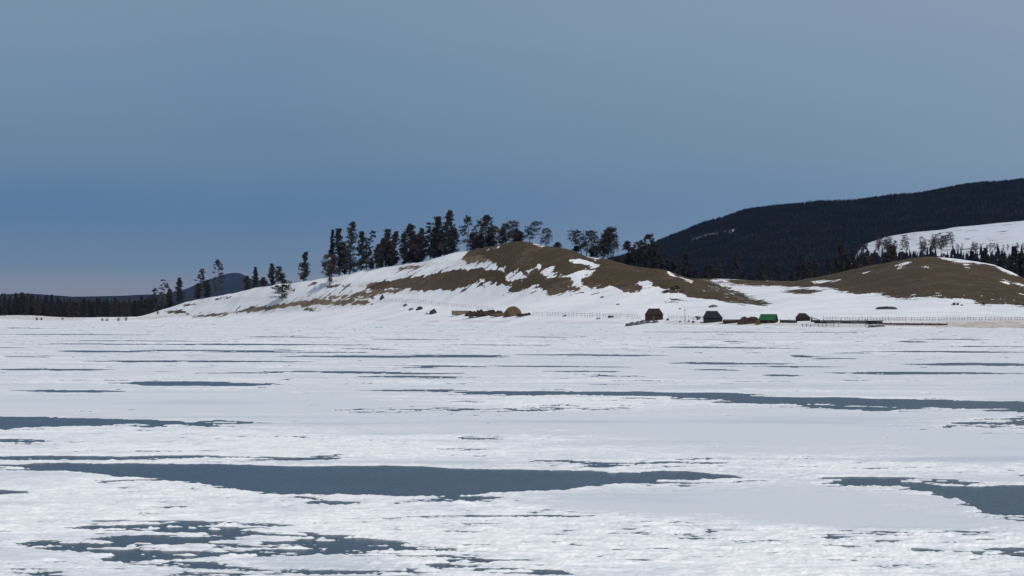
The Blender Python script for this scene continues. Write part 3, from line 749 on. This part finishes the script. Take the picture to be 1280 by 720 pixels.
# forest covering the ridge
p, Y = scatter(64000, 760, 1500, 2050, 3900)
z = zC(p, Y); rowv = HY-(z-CAMH)*F/Y; X = (p-CX)/F*Y
keep = (z > 2) & ~(pip(p, rowv+1.5, CLEAR) & (Y < 3600) & (rng.random(len(p)) < .93))
keep &= ~((Y < 2560) & (p > 1030) & (zD(p, Y) > zC(p, Y)))
p, Y, z, X = p[keep], Y[keep], z[keep], X[keep]
V, Fc = simple_trees(1, X, Y, z-1, rng.uniform(4, 7, len(X))*(1+.35*fbm(X, Y, 90, 3, 5)), 4, 1.7)
tag(obj('ridge_forest', mesh_np('ridge_forest', V, Fc, [M_FAR])), 'dense dark conifer forest covering the long far ridge on the right', 'forest', kind='stuff')
# wood mass behind the knoll
p, Y = scatter(9000, 790, 1500, 1080, 2150)
zz = np.where((Y > 1800) & (p > 1030), np.maximum(land_z(p, Y), zD(p, Y)), land_z(p, Y)); X = (p-CX)/F*Y
rowtop = HY-(zz+9-CAMH)*F/Y
lim = np.interp(p, [790, 1040, 1080, 1110, 1280, 1500], [300, 302, 312, 315, 311, 311])+rng.normal(0, 2.5, len(p))
keep = (Y > backY(p)+60) & (rowtop > lim)
V, Fc = simple_trees(2, X[keep], Y[keep], zz[keep]-.5, rng.uniform(9, 15, keep.sum()), 5)
tag(obj('wood_behind_knoll', mesh_np('wood_mass', V, Fc, [M_FAR])), 'dark mass of wood filling the low ground behind the right knoll', 'forest', kind='stuff')
# wood mass at the left
p, Y = scatter(2600, -420, 330, 1560, 2100)
X = (p-CX)/F*Y
V, Fc = simple_trees(4, X, Y, land_z(p, Y)-.5, rng.uniform(11, 17.5, len(X)), 5)
tag(obj('left_forest', mesh_np('left_forest', V, Fc, [M_FAR])), 'deep part of the dark forest on the far left shore', 'forest', kind='stuff')
# brownish bare trees climbing onto the snowy slope
for k in range(46):
    px = rnd.choice([rnd.uniform(1095, 1195), rnd.uniform(1095, 1135), rnd.uniform(1150, 1190), rnd.uniform(1195, 1290)])
    row = np.interp(px, [1080, 1110, 1150, 1190, 1290], [317, 321, 319, 315, 315])-rnd.uniform(0, 8 if px < 1195 else 1)
    Yv = np.linspace(1800, 2490, 300); r_ = HY-(zD(np.full(300, px), Yv)-CAMH)*F/Yv
    Yt = float(Yv[np.argmin(np.abs(r_-row))])
    wood_tree(px, Yt, rnd.uniform(11, 17) if px < 1195 else rnd.uniform(7, 10), 'brownish sparse tree on the lower edge of the far snowy slope', 'sparse trees on the far snowy slope', zfun=lambda a, b: float(zD(np.array([a]), np.array([b]))[0]), bank=VARB)

# ------------------------------------------------------------------ small builds
class MB:
    def __init__(s): s.V = []; s.F = []
    def add(s, V, Fc):
        n = len(s.V); s.V += [tuple(v) for v in V]; s.F += [tuple(i+n for i in f) for f in Fc]
    def box(s, c, d, rz=0, ry=0):
        x, y, z = (q/2 for q in d); V = []
        for sx in (-1, 1):
            for sy in (-1, 1):
                for sz in (-1, 1):
                    X, Y, Z = sx*x, sy*y, sz*z
                    X, Z = X*cos(ry)+Z*sin(ry), -X*sin(ry)+Z*cos(ry)
                    X, Y = X*cos(rz)-Y*sin(rz), X*sin(rz)+Y*cos(rz)
                    V.append((c[0]+X, c[1]+Y, c[2]+Z))
        s.add(V, [(0, 1, 3, 2), (4, 6, 7, 5), (0, 4, 5, 1), (2, 3, 7, 6), (0, 2, 6, 4), (1, 5, 7, 3)])
    def tube(s, pts, rad, sides=8):
        V, Fc = tube_np(pts, rad, sides); n = len(pts)
        s.add(V, list(map(tuple, Fc)) + [tuple(range(sides))[::-1], tuple(range((n-1)*sides, n*sides))])
    def blob(s, c, r, seed, sub=3, amp=.25, freq=1.6, flat_bottom=True):
        rg = random.Random(seed); off = (rg.random()*50, rg.random()*50)
        nu, nv = 8*sub, 5*sub; V = []
        for j in range(nv+1):
            th = pi*j/nv
            for i in range(nu):
                ph = 2*pi*i/nu; d = (sin(th)*cos(ph), sin(th)*sin(ph), cos(th))
                k = 1+amp*float(perlin(d[0]*freq+off[0]+d[2]*freq*.7, d[1]*freq+off[1]-d[2]*freq*.5, seed))*1.4
                z = d[2]*r[2]*k
                if flat_bottom: z = max(z, -.15*r[2])
                V.append((c[0]+d[0]*r[0]*k, c[1]+d[1]*r[1]*k, c[2]+z))
        Fc = [(j*nu+i, j*nu+(i+1) % nu, (j+1)*nu+(i+1) % nu, (j+1)*nu+i) for j in range(nv) for i in range(nu)]
        s.add(V, Fc)
    def build(s, name, mat, parent=None, loc=(0, 0, 0), smooth=False):
        me = bpy.data.meshes.new(name); me.from_pydata(s.V, [], s.F); me.materials.append(mat)
        me.validate(); me.update()
        if smooth:
            for p_ in me.polygons: p_.use_smooth = True
        return obj(name, me, parent, loc)

def log_walls(m, w, d, h, r=.12):
    n = int(h/(2*r))
    for k in range(n):
        z = r+k*2*r
        for y in (-d/2, d/2): m.tube([(-w/2-.2, y, z), (w/2+.2, y, z)], [r*1.03]*2, 8)
        for x in (-w/2, w/2): m.tube([(x, -d/2-.2, z+r*.9), (x, d/2+.2, z+r*.9)], [r*1.03]*2, 8)

def hip_roof(m, w, d, z0, h, ridge, over=.35, skew=0.0, th=.12):
    """hipped roof; ridge = length of ridge along x; skew moves it"""
    a, b = w/2+over, d/2+over
    for dz in (0,):
        V = [(-a, -b, z0), (a, -b, z0), (a, b, z0), (-a, b, z0), (-ridge/2+skew, 0, z0+h), (ridge/2+skew, 0, z0+h),
             (-a, -b, z0-th), (a, -b, z0-th), (a, b, z0-th), (-a, b, z0-th)]
        m.add(V, [(0, 1, 5, 4), (1, 2, 5), (2, 3, 4, 5), (3, 0, 4), (0, 6, 7, 1), (1, 7, 8, 2), (2, 8, 9, 3), (3, 9, 6, 0), (6, 9, 8, 7)])

def hut(px, base, wpx, hpx, wallfrac, ridgefrac, depth, lab, name, m_wall, m_roof, skew=0, rz=0, door=True):
    loc = spot(px, base); k = loc[1]/F; w = wpx*k; h = hpx*k
    r = empty(name, (loc[0], loc[1]+depth/2, loc[2]-.1), rz)
    wm = MB(); ww = w-.7; wh = h*wallfrac; log_walls(wm, ww, depth, wh+.1); wm.box((0, 0, wh/2), (ww-.06, depth-.06, wh)); wm.build('wall', m_wall, r)
    rm = MB(); hip_roof(rm, ww, depth, wh+.1, h-wh, w*ridgefrac, .35, skew*k)
    ro = rm.build('roof', m_roof, r)
    cap = MB(); cap.tube([(-w*ridgefrac/2+skew*k, 0, h+.12), (w*ridgefrac/2+skew*k, 0, h+.12)], [.09, .09], 6); cap.build('ridge_log', M_POSTDK, ro)
    if door:
        dm = MB(); dm.box((-.3, -depth/2-.16, .8), (.85, .06, 1.5)); d_ = dm.build('door', M_POSTDK, r)
        hm = MB(); hm.tube([(-.02, -depth/2-.24, .75), (-.02, -depth/2-.24, 1.0)], [.02, .02], 6); hm.build('handle', M_ROOFBK, d_)
    tag(r, lab, 'hut'); return r

hut(818.2, 400.6, 22.4, 14.6, .50, .62, 4.6, 'dark brown log hut with a cut-off hipped roof standing alone on the snowy shore', 'log_hut', M_LOG, M_ROOFDK)
hut(892, 403.0, 23, 14.0, .42, .62, 5.0, 'black log hut with long sloping right roof side left of the dark low shed', 'log_hut', M_LOGGREY, M_ROOFBK, skew=-1.2, door=False)
hut(1005, 401.4, 17, 9.6, .42, .52, 4.0, 'small dark brown hut with wide eaves, between green roof and long dark wall', 'log_hut', M_LOG, M_ROOFDK, skew=-1, door=False)

# lean-to beside the small hut
loc = spot(1018, 402.4); k = loc[1]/F; r = empty('lean_to', loc)
m = MB(); m.add([(-1.0, -.8, 1.5), (1.6, -.8, .55), (1.6, 1.2, .55), (-1.0, 1.2, 1.5), (-1.0, -.8, 1.4), (1.6, -.8, .45), (1.6, 1.2, .45), (-1.0, 1.2, 1.4)],
              [(0, 1, 2, 3), (4, 7, 6, 5), (0, 4, 5, 1), (1, 5, 6, 2), (2, 6, 7, 3), (3, 7, 4, 0)]); m.build('roof', M_ROOFBK, r)
m = MB(); m.box((.3, .2, .27), (2.3, 1.7, .56)); m.box((-.75, .2, .7), (.3, 1.7, .8)); m.build('wall', M_LOG, r)
tag(r, 'low black lean-to with slanting roof at the right side of the small hut', 'shed')

# green-roofed shed
loc = spot(961.5, 404.2); k = loc[1]/F; w = 22.5*k; h = 11.6*k
r = empty('shed', (loc[0], loc[1]+2, loc[2]-.05), radians(-24))
m = MB(); log_walls(m, w-.9, 3.6, .95, .1); m.box((0, 0, .5), (w-1.0, 3.5, 1.0))
m.add([(-(w-.9)/2, -1.8, .95), (-(w-.9)/2, 1.8, .95), (-(w-.9)/2, .4, h-.15)], [(0, 1, 2)]); m.add([((w-.9)/2, -1.8, .95), ((w-.9)/2, .4, h-.15), ((w-.9)/2, 1.8, .95)], [(0, 1, 2)])
m.build('wall', M_LOG, r)
m = MB(); a = w/2-.15
m.add([(-a, -2.15, 1.02), (a, -2.15, 1.02), (a, .4, h), (-a, .4, h), (-a, -2.15, .94), (a, -2.15, .94), (a, .4, h-.08), (-a, .4, h-.08)], [(0, 1, 2, 3), (7, 6, 5, 4), (0, 4, 5, 1), (1, 5, 6, 2), (3, 7, 4, 0)])
m.add([(-a, .4, h), (a, .4, h), (a, 2.2, .8), (-a, 2.2, .8), (-a, .4, h-.08), (a, .4, h-.08), (a, 2.2, .72), (-a, 2.2, .72)], [(0, 1, 2, 3), (7, 6, 5, 4), (1, 5, 6, 2), (2, 6, 7, 3), (3, 7, 4, 0)])
ro = m.build('roof', M_GREEN, r)
m = MB(); m.box((0, .4, h+.03), (2*a+.05, .22, .06)); m.build('ridge_cap', M_GREEN, ro)
m = MB(); m.box((.7, -1.93, .45), (.8, .05, .8)); m.build('door', M_POSTDK, r)
tag(r, 'small shed with bright green sheet roof and dark log walls on the shore', 'shed')

# low dark shed right of the black hut, brown mound
loc = spot(917, 404); k = loc[1]/F; r = empty('low_shed', (loc[0], loc[1]+1.2, loc[2]-.05))
m = MB(); log_walls(m, 5.6, 2.2, 1.0, .12); m.box((0, 0, .5), (5.5, 2.1, 1.0)); m.build('wall', M_LOG, r)
m = MB(); m.box((0, 0, 1.14), (6.4, 2.9, .14), 0, radians(1.5)); ro = m.build('roof', M_ROOFBK, r)
tag(r, 'long low dark shed with flat roof joining the black hut to the brown mound', 'shed')

def heap(px, base, wpx, hpx, depth, lab, name, cat, mat, seed, amp=.25, parts=1, group=None, freq=1.6):
    loc = spot(px, base); k = loc[1]/F; w = wpx*k; h = hpx*k; rg = random.Random(seed); m = MB()
    if parts == 1: m.blob((0, 0, 0), (w/2, depth/2, h), seed, 3, amp, freq)
    else:
        for q in range(parts):
            x = -w/2+w*(q+.5)/parts; hh = h*rg.uniform(.6, .95)
            m.blob((x, rg.uniform(-.2, .2)*depth, 0), (w/parts*rg.uniform(.9, 1.5), depth/2*rg.uniform(.7, 1), hh), seed+q, 2, amp, freq)
    o = m.build(name, mat, None, (loc[0], loc[1], loc[2]-.05), smooth=False)
    tag(o, lab, cat, group); return o
heap(938, 404.6, 22, 8.6, 2.6, 'dark brown uneven heap between the low shed and the green-roofed shed', 'dung_heap', 'heap', M_HAYDK, 5, .3, 4)
heap(947.5, 405.8, 6, 5.6, 1.4, 'small rusty brown mound at the left corner of the green-roofed shed', 'mound', 'heap', M_HAY, 6, .3, 1)
heap(641, 394.8, 22, 11.2, 5.0, 'tall rounded brown haystack at the right end of the dark heap row', 'haystack', 'haystack', M_HAY, 11, .12, 1, None, 1.2)
heap(627, 394.9, 16, 5.5, 3.4, 'low brown hay slump against the left foot of the haystack', 'hay_heap', 'hay', M_HAY, 14, .25, 2)
heap(607, 394.6, 42, 8.2, 4.0, 'long dark lumpy dung heap between the pale hay block and the haystack', 'dung_heap', 'heap', M_HAYDK, 21, .35, 9)
heap(655, 395, 15, 4.6, 3.0, 'low dark heap at the right foot of the haystack', 'dung_heap', 'heap', M_HAYDK, 31, .3, 4)
loc = spot(576, 393.6); k = loc[1]/F; m = MB()
rg = random.Random(3)
for q in range(6):
    for lv in range(3):
        m.box((-3.0+q*1.16+rg.uniform(-.05, .05), rg.uniform(-.1, .1), .3+lv*.58), (1.12, 1.6, .56), rg.uniform(-.05, .05), rg.uniform(-.03, .03))
tag(m.build('hay_block', M_HAYPALE, None, (loc[0], loc[1], loc[2]-.08)), 'pale flat-topped block of stacked hay at the left end of the heap row', 'hay')

# dark log wall running right from the huts
def log_wall(p0, b0, p1, b1, hpx, lab, mat, n=2):
    a = spot(p0, b0); b = spot(p1, b1); r = empty('log_wall', a)
    dx, dy, dz = (b[i]-a[i] for i in range(3)); L = math.hypot(dx, dy); ns = max(2, int(L/3.2)); h = hpx*a[1]/F
    rg = random.Random(int(p0)); body = MB(); nl = max(2, int(h/.24))
    def gz(t): return float(land_z(CX+F*(a[0]+dx*t)/(a[1]+dy*t), a[1]+dy*t))-a[2]
    for i in range(ns):
        t0, t1 = i/ns, (i+1)/ns
        for q in range(nl):
            if rg.random() < .12 and q == nl-1: continue
            z0 = gz(t0)+.1+q*.23; z1 = gz(t1)+.1+q*.23
            body.tube([(dx*t0, dy*t0, z0+rg.uniform(-.03, .03)), (dx*t1, dy*t1, z1+rg.uniform(-.03, .03))], [.13, .12], 6)
    body.build('logs', mat, r)
    for i in range(ns+1):
        t = i/ns; m = MB(); m.tube([(dx*t, dy*t-.15, gz(t)-.2), (dx*t+rg.uniform(-.05, .05), dy*t-.15, gz(t)+h*rg.uniform(1.0, 1.3))], [.08, .06], 6); m.build('post', mat, r)
    tag(r, lab, 'fence'); return r
log_wall(975, 403.6, 996, 403.8, 4.2, 'short dark log wall between the green-roofed shed and the small hut', M_LOGGREY)
log_wall(1018, 404.2, 1084, 404.6, 4.4, 'long dark log wall running right from the small hut', M_LOGGREY)
log_wall(1103, 405.6, 1184, 406.6, 3.0, 'lower dark log wall trailing off to the right over tan grass', M_LOG)
loc = spot(1094, 405.4); r = empty('low_shed', (loc[0], loc[1]+.8, loc[2]))
m = MB(); m.box((0, 0, .45), (4.1, 1.6, .9)); m.build('wall', M_LOGGREY, r)
m = MB(); m.box((0, 0, .98), (4.7, 2.2, .14), 0, radians(-2)); m.build('roof', M_ROOFBK, r)
tag(r, 'tiny black flat-roofed shed set in the dark log wall, far right of the huts', 'shed')
heap(1095, 408.8, 16, 3.4, 1.4, 'low grey rubble heap on the shore below the tiny flat-roofed shed', 'rubble', 'stones', M_ROCK, 61, .3, 5)

# post fences
def fence(pts, hm, n, lab, mat, rail=True, pr=.06):
    S = [spot(a, b) for a, b in pts]; r = empty('post_fence', S[0]); o = S[0]
    seg = [math.hypot(S[i+1][0]-S[i][0], S[i+1][1]-S[i][1]) for i in range(len(S)-1)]; tot = sum(seg)
    # spread the posts evenly across the view rather than along depth
    ps = np.linspace(pts[0][0], pts[-1][0], n); rg = random.Random(n)
    Ys = np.interp(ps, [a for a, _ in pts], [q[1] for q in S]); top = []
    for p_, Y_ in zip(ps, Ys):
        p_ += rg.uniform(-.6, .6)
        if rg.random() < .06: continue
        x, y, z = spotY(p_, Y_); h = hm*rg.uniform(.75, 1.2); lx = rg.uniform(-.1, .1)
        m = MB(); m.tube([(x-o[0], y-o[1], z-o[2]-.3), (x-o[0]+lx, y-o[1], z-o[2]+h)], [pr*1.1, pr*.9], 6); m.build('post', mat, r)
        top.append((x-o[0], y-o[1]-.08, z-o[2]))
    if rail:
        for hh in (.42, .8):
            m = MB()
            for q in range(0, len(top)-3, 3):
                a_, b_ = top[q], top[min(q+3, len(top)-1)]
                m.tube([(a_[0], a_[1], a_[2]+hm*hh), (b_[0], b_[1], b_[2]+hm*hh)], [.03, .03], 4)
            m.build('rail', mat, r)
    tag(r, lab, 'fence'); return r
fence([(481,376.5),(524,378),(547,381.5),(585,385),(616,388)], 1.5, 40, 'pale post fence curving down the snow from the dark boulder to behind the heap row', M_POST)
fence([(664,394.6),(720,396.5),(800,398.6)], 1.6, 42, 'pale post fence on the snow between the haystack and the brown hut', M_POST)
fence([(832,398.8),(882,400)], 1.2, 15, 'short post fence between the brown hut and the black hut', M_POST)
fence([(1030,400.4),(1110,400.8),(1290,401.5)], 1.1, 72, 'long low post fence on the snow below the right knoll', M_POST)
fence([(1003,409),(1048,409)], 1.05, 10, 'dark corral posts on the shore in front of the small hut', M_POSTDK, True, .07)

# poles
for px, b, h, lab in ((856, 405, 5.2, 'tall thin pole standing on the shore between the brown hut and the black hut'), (1082, 408.6, 2.3, 'dark stout post on the shore at the left of the tiny flat-roofed shed')):
    loc = spot(px, b); r = empty('pole', loc)
    m = MB(); m.tube([(0, 0, -.3), (.05, 0, h)], [.09, .05], 8); m.build('shaft', M_POSTDK, r)
    m = MB(); m.box((.04, 0, h*.80), (.7, .06, .06)); m.build('crosspiece', M_POSTDK, r)
    tag(r, lab, 'pole')

# boulders and stones
def rock(px, base, wpx, hpx, lab, mat=M_ROCKDK, seed=1, group=None, name='boulder'):
    loc = spot(px, base); k = loc[1]/F; m = MB()
    m.blob((0, 0, 0), (wpx*k/2, wpx*k/2*.8, hpx*k), seed, 2, .35, 1.8)
    tag(m.build(name, mat, None, (loc[0], loc[1], loc[2]-.05)), lab, 'rock', group)
ROCKS = [(541.5,392.2,9,5,'black boulder left of the pale hay block, biggest of the stones there',M_ROCKDK),(524.5,387.2,8,4,'dark stone on the snow below the curving fence, left of the black boulder',M_ROCKDK),(514,387.6,6,2.2,'flat grey stone just left of the dark stone under the curving fence',M_ROCK),
 (507,382.6,6,2.6,'small grey stone closest below the upper part of the curving fence',M_ROCK),(534,392.6,4,1.6,'tiny stone at the left side of the black boulder',M_ROCK),(477.5,374,5,5,'dark boulder at the upper end of the curving fence',M_ROCKDK),
 (589.5,396.6,7,2,'flat dark stone on the snow below the dung heap row',M_ROCKDK),(706,395.6,4,2.4,'small dark stone by the fence right of the haystack',M_ROCK),(763.5,397,7,2.6,'dark flat stone by the fence left of the brown hut',M_ROCKDK),(748,398.8,6,1.4,'pale flat stone below the fence left of the brown hut',M_ROCK),
 (753,372,5,1.6,'small stone alone on the snow below the brown hill side',M_ROCK),(772,381,5,1.4,'flat stone alone on the open snow above the brown hut',M_ROCK),(891,384,10,3,'long grey stone on the snow above the black hut',M_ROCK),(850,386.5,3,1.6,'tiny stone beside the top of the tall pole',M_ROCK),
 (834.5,400.4,3.5,2.4,'black stump-like stone right beside the brown hut',M_ROCKDK),(866.5,403.4,3.5,2.6,'black stone near the shore left of the black hut',M_ROCKDK),(861,402.6,3,2.2,'grey stone right of the tall pole foot',M_ROCK),(850,402.8,3,2,'grey stone left of the tall pole foot',M_ROCK)]
for i, (a, b_, w, h, lab, mt) in enumerate(ROCKS): rock(a, b_, w, h, lab, mt, 900+i)
for i, (a, b_, w, h) in enumerate([(785,409,7,3.2),(790,407,8,4.5),(797,406,9,4.5),(803,405,9,4.2),(811,403.8,9,3),(819,403.4,9,2.6)]):
    rock(a, b_, w, h, ['lowest grey boulder at the left tip of the stone pile below the brown hut','grey boulder second from the left tip of the stone pile below the brown hut','biggest grey boulder in the middle of the stone pile below the brown hut','grey boulder right of the biggest one in the stone pile below the brown hut','grey flat stone at the left front corner of the brown hut','grey flat stone directly in front of the brown hut'][i], M_ROCK, 950+i, 'grey stones piled below the brown hut')

# overturned boat on the snow below the knoll
loc = spot(1108, 386.6); k = loc[1]/F; L = 27*k; V = []; nx = 13
for i in range(nx):
    t = -1+2*i/(nx-1); wd = .75*(1-abs(t)**2.5)**.8+.02; kh = .95*(1-.35*t*t)
    for a, zz_ in ((-1, 0), (-.85, .45), (-.35, .85), (0, 1), (.35, .85), (.85, .45), (1, 0)):
        V.append((t*L/2, a*wd, zz_*kh*(.4+.6*min(1, wd/.5))+.08*abs(t)))
Fc = [(i*7+j, i*7+j+1, (i+1)*7+j+1, (i+1)*7+j) for i in range(nx-1) for j in range(6)]
r = empty('rowing_boat', (loc[0], loc[1], loc[2]-.05), radians(-8))
m = MB(); m.add(V, Fc); m.build('hull', M_ROCKDK, r, smooth=True)
m = MB(); m.tube([(-L/2*.9, 0, .66), (0, 0, 1.0), (L/2*.9, 0, .66)], [.05, .06, .05], 6); m.build('keel', M_POST, r)
tag(r, 'long dark hull-shaped form like an upturned boat lying on the snow below the right knoll', 'boat')

# shrubs
def shrub(px, base, wpx, hpx, lab, seed, mat=M_TWIG, group=None):
    loc = spot(px, base); k = loc[1]/F; w = wpx*k; h = hpx*k; rg = np.random.default_rng(seed); A = Acc()
    for q in range(26):
        a = rg.random()*6.28; rr = rg.random()*w*.25; x, y = rr*cos(a), rr*sin(a); d = rg.normal(0, .35, 2)*w*.6
        V, Fc = tube_np([(x, y, -.1), (x+d[0]*.5, y+d[1]*.5, h*.55), (x+d[0], y+d[1], h*rg.uniform(.6, 1))], [.05, .035, .012], 3); A.add(V, Fc)
    C = np.stack([rg.normal(0, w*.24, 14), rg.normal(0, w*.2, 14), rg.uniform(.15, .8, 14)*h], 1)
    V, Fc = tri_cloud(rg, C, np.full(14, .28*h), 16, .10, .8); A.add(V, Fc)
    o = obj('shrub', A.mesh('shrub', [mat]), None, loc); tag(o, lab, 'shrub', group)
S_ = [(46,400.2,5,4,'small dark shrub on the far left shore, left one of two'),(52,400.4,4,4,'small dark shrub on the far left shore, right one of two'),(78,399.6,5,2.6,'tiny shrub on the shore below the forest wall'),(128,401,5,4,'first twiggy shrub on the shore left of the hill foot'),
 (148,401.4,8,6,'largest twiggy shrub on the shore near the hill foot'),(158,400.8,6,6,'twiggy shrub just right of the largest one near the hill foot'),(134,401.2,5,4,'low twiggy shrub between the first and the largest on the shore'),(197,393,4,5,'brown tuft on the lower slope under the leftmost hill trees'),
 (231,383,9,4,'low brown scrub on the slope edge right of the slim upright conifer'),(235,394,4,3,'tiny tuft on the snow low on the left slope'),(872,399.8,10,5.4,'dark two-lobed shrub on the snow left of the black hut')]
for i, s in enumerate(S_): shrub(*s, 700+i, M_HAYDK if i in (0, 1, 10) else M_TWIG)
for i in range(16):
    px = rnd.uniform(1190, 1285) if i % 2 else rnd.uniform(830, 862)
    shrub(px, float(rnd.uniform(381, 383) if i % 2 else rnd.uniform(355, 368)), rnd.uniform(3, 7), rnd.uniform(1.5, 3), 'low dark tuft among the grass at the foot of the right knoll' if i % 2 else 'low dark tuft on the brown right flank of the hill', 800+i, M_HAYDK,
          'tufts at the foot of the right knoll' if i % 2 else 'tufts on the right flank of the hill')

# ------------------------------------------------------------------ haze
def box_obj(name, x0, x1, y0, y1, z0, z1):
    m = MB(); m.box(((x0+x1)/2, (y0+y1)/2, (z0+z1)/2), (x1-x0, y1-y0, z1-z0))
    return m
mh = bpy.data.materials.new('thin blue air'); mh.use_nodes = True; nt = mh.node_tree; nt.nodes.clear()
o_ = nt.nodes.new('ShaderNodeOutputMaterial'); v_ = nt.nodes.new('ShaderNodeVolumePrincipled')
v_.inputs['Color'].default_value = (.24, .46, 1, 1); v_.inputs['Density'].default_value = 1.7e-5; v_.inputs['Anisotropy'].default_value = 0.2
nt.links.new(v_.outputs[0], o_.inputs['Volume'])
hz = box_obj('haze', -11500, 11500, -1000, 16500, -6, 640).build('haze', mh); tag(hz, 'thin bluish air over the lake and hills', 'haze', kind='stuff')

# ------------------------------------------------------------------ light
SUN_EL, SUN_AZ = radians(42), radians(150)         # azimuth clockwise from +Y: sun stands behind the camera, to the right
sd = bpy.data.lights.new('Sun', 'SUN'); sd.energy = 2.75; sd.angle = radians(.6); sd.color = (1, .955, .90)
so = bpy.data.objects.new('Sun', sd); link(so); so.rotation_euler = (pi/2-SUN_EL, 0, pi-SUN_AZ)
so.location = (0, -50, 60)

w = bpy.data.worlds.new('World'); scene.world = w; w.use_nodes = True; nt = w.node_tree; nt.nodes.clear()
wo = nt.nodes.new('ShaderNodeOutputWorld'); bg = nt.nodes.new('ShaderNodeBackground'); nt.links.new(bg.outputs[0], wo.inputs[0])
sky = nt.nodes.new('ShaderNodeTexSky'); sky.sky_type = 'NISHITA'; sky.sun_disc = False
sky.sun_elevation = SUN_EL; sky.sun_rotation = SUN_AZ; sky.altitude = 1600
tc = nt.nodes.new('ShaderNodeTexCoord'); tc.name = 'TC'
sep = nt.nodes.new('ShaderNodeSeparateXYZ'); nt.links.new(tc.outputs['Generated'], sep.inputs[0])
def lin(h):
    c = [int(h[i:i+2], 16)/255 for i in (0, 2, 4)]
    return tuple(x/12.92 if x <= .04045 else ((x+.055)/1.055)**2.4 for x in c)
cr = nt.nodes.new('ShaderNodeValToRGB'); cr.color_ramp.interpolation = 'EASE'
el = cr.color_ramp.elements
stops = [(0.0, '8c8f9a'), (.010, '878f9c'), (.024, '6f889e'), (.052, '5c7e9f'), (.085, '67869f'), (.120, '6f8ca6'), (.155, '7890aa'), (.30, '8798ae'), (.65, '9aa6b8'), (1.0, 'a4aebc')]
el[0].position = 0; el[0].color = (*lin(stops[0][1]), 1); el[1].position = 1; el[1].color = (*lin(stops[-1][1]), 1)
for p_, c in stops[1:-1]:
    e = el.new(p_); e.color = (*lin(c), 1)
mp = nt.nodes.new('ShaderNodeMapping'); mp.inputs['Scale'].default_value = (1, 1, 3.5); nt.links.new(tc.outputs['Generated'], mp.inputs[0])
cl = noise(nt, 2.2, 4, .5, mp.outputs[0])
zz = math_(nt, 'ADD', sep.outputs[2], math_(nt, 'MULTIPLY', math_(nt, 'SUBTRACT', cl, .5), .03))
nt.links.new(math_(nt, 'MAXIMUM', zz, 0.0), cr.inputs[0])
side = nt.nodes.new('ShaderNodeMapRange'); nt.links.new(sep.outputs[0], side.inputs[0]); side.clamp = True
side.inputs[1].default_value = -.12; side.inputs[2].default_value = .32; side.inputs[3].default_value = 0; side.inputs[4].default_value = .42
bank = mixcol(nt, side.outputs[0], cr.outputs[0], lin('a0afc0'))
brk = mixcol(nt, math_(nt, 'MULTIPLY', ramp(nt, cl, .35, .75), .12), bank, lin('a6b0c4'))
ns = nt.nodes.new('ShaderNodeVectorMath'); ns.operation = 'SCALE'; nt.links.new(sky.outputs[0], ns.inputs[0]); ns.inputs[3].default_value = .09
thin = ramp(nt, sep.outputs[2], .25, .85)
fin = mixcol(nt, math_(nt, 'MULTIPLY', thin, .5), brk, ns.outputs[0])
nt.links.new(fin, bg.inputs[0]); bg.inputs[1].default_value = 1.0

# ------------------------------------------------------------------ camera
cd = bpy.data.cameras.new('Camera'); co = bpy.data.objects.new('Camera', cd); link(co)
cd.sensor_width = 36; cd.lens = 36*F/1280; cd.shift_y = (HY-360)/1280; cd.clip_start = .5; cd.clip_end = 40000
co.location = (0, 0, CAMH); co.rotation_euler = (pi/2, 0, 0); scene.camera = co
scene.view_settings.view_transform = 'Standard'; scene.view_settings.look = 'None'; scene.view_settings.gamma = 1
scene.view_settings.exposure = 0.0; scene.view_settings.use_curve_mapping = False
scene.cycles.use_denoising = True
scene.cycles.volume_bounces = 0
scene.cycles.max_bounces = 6
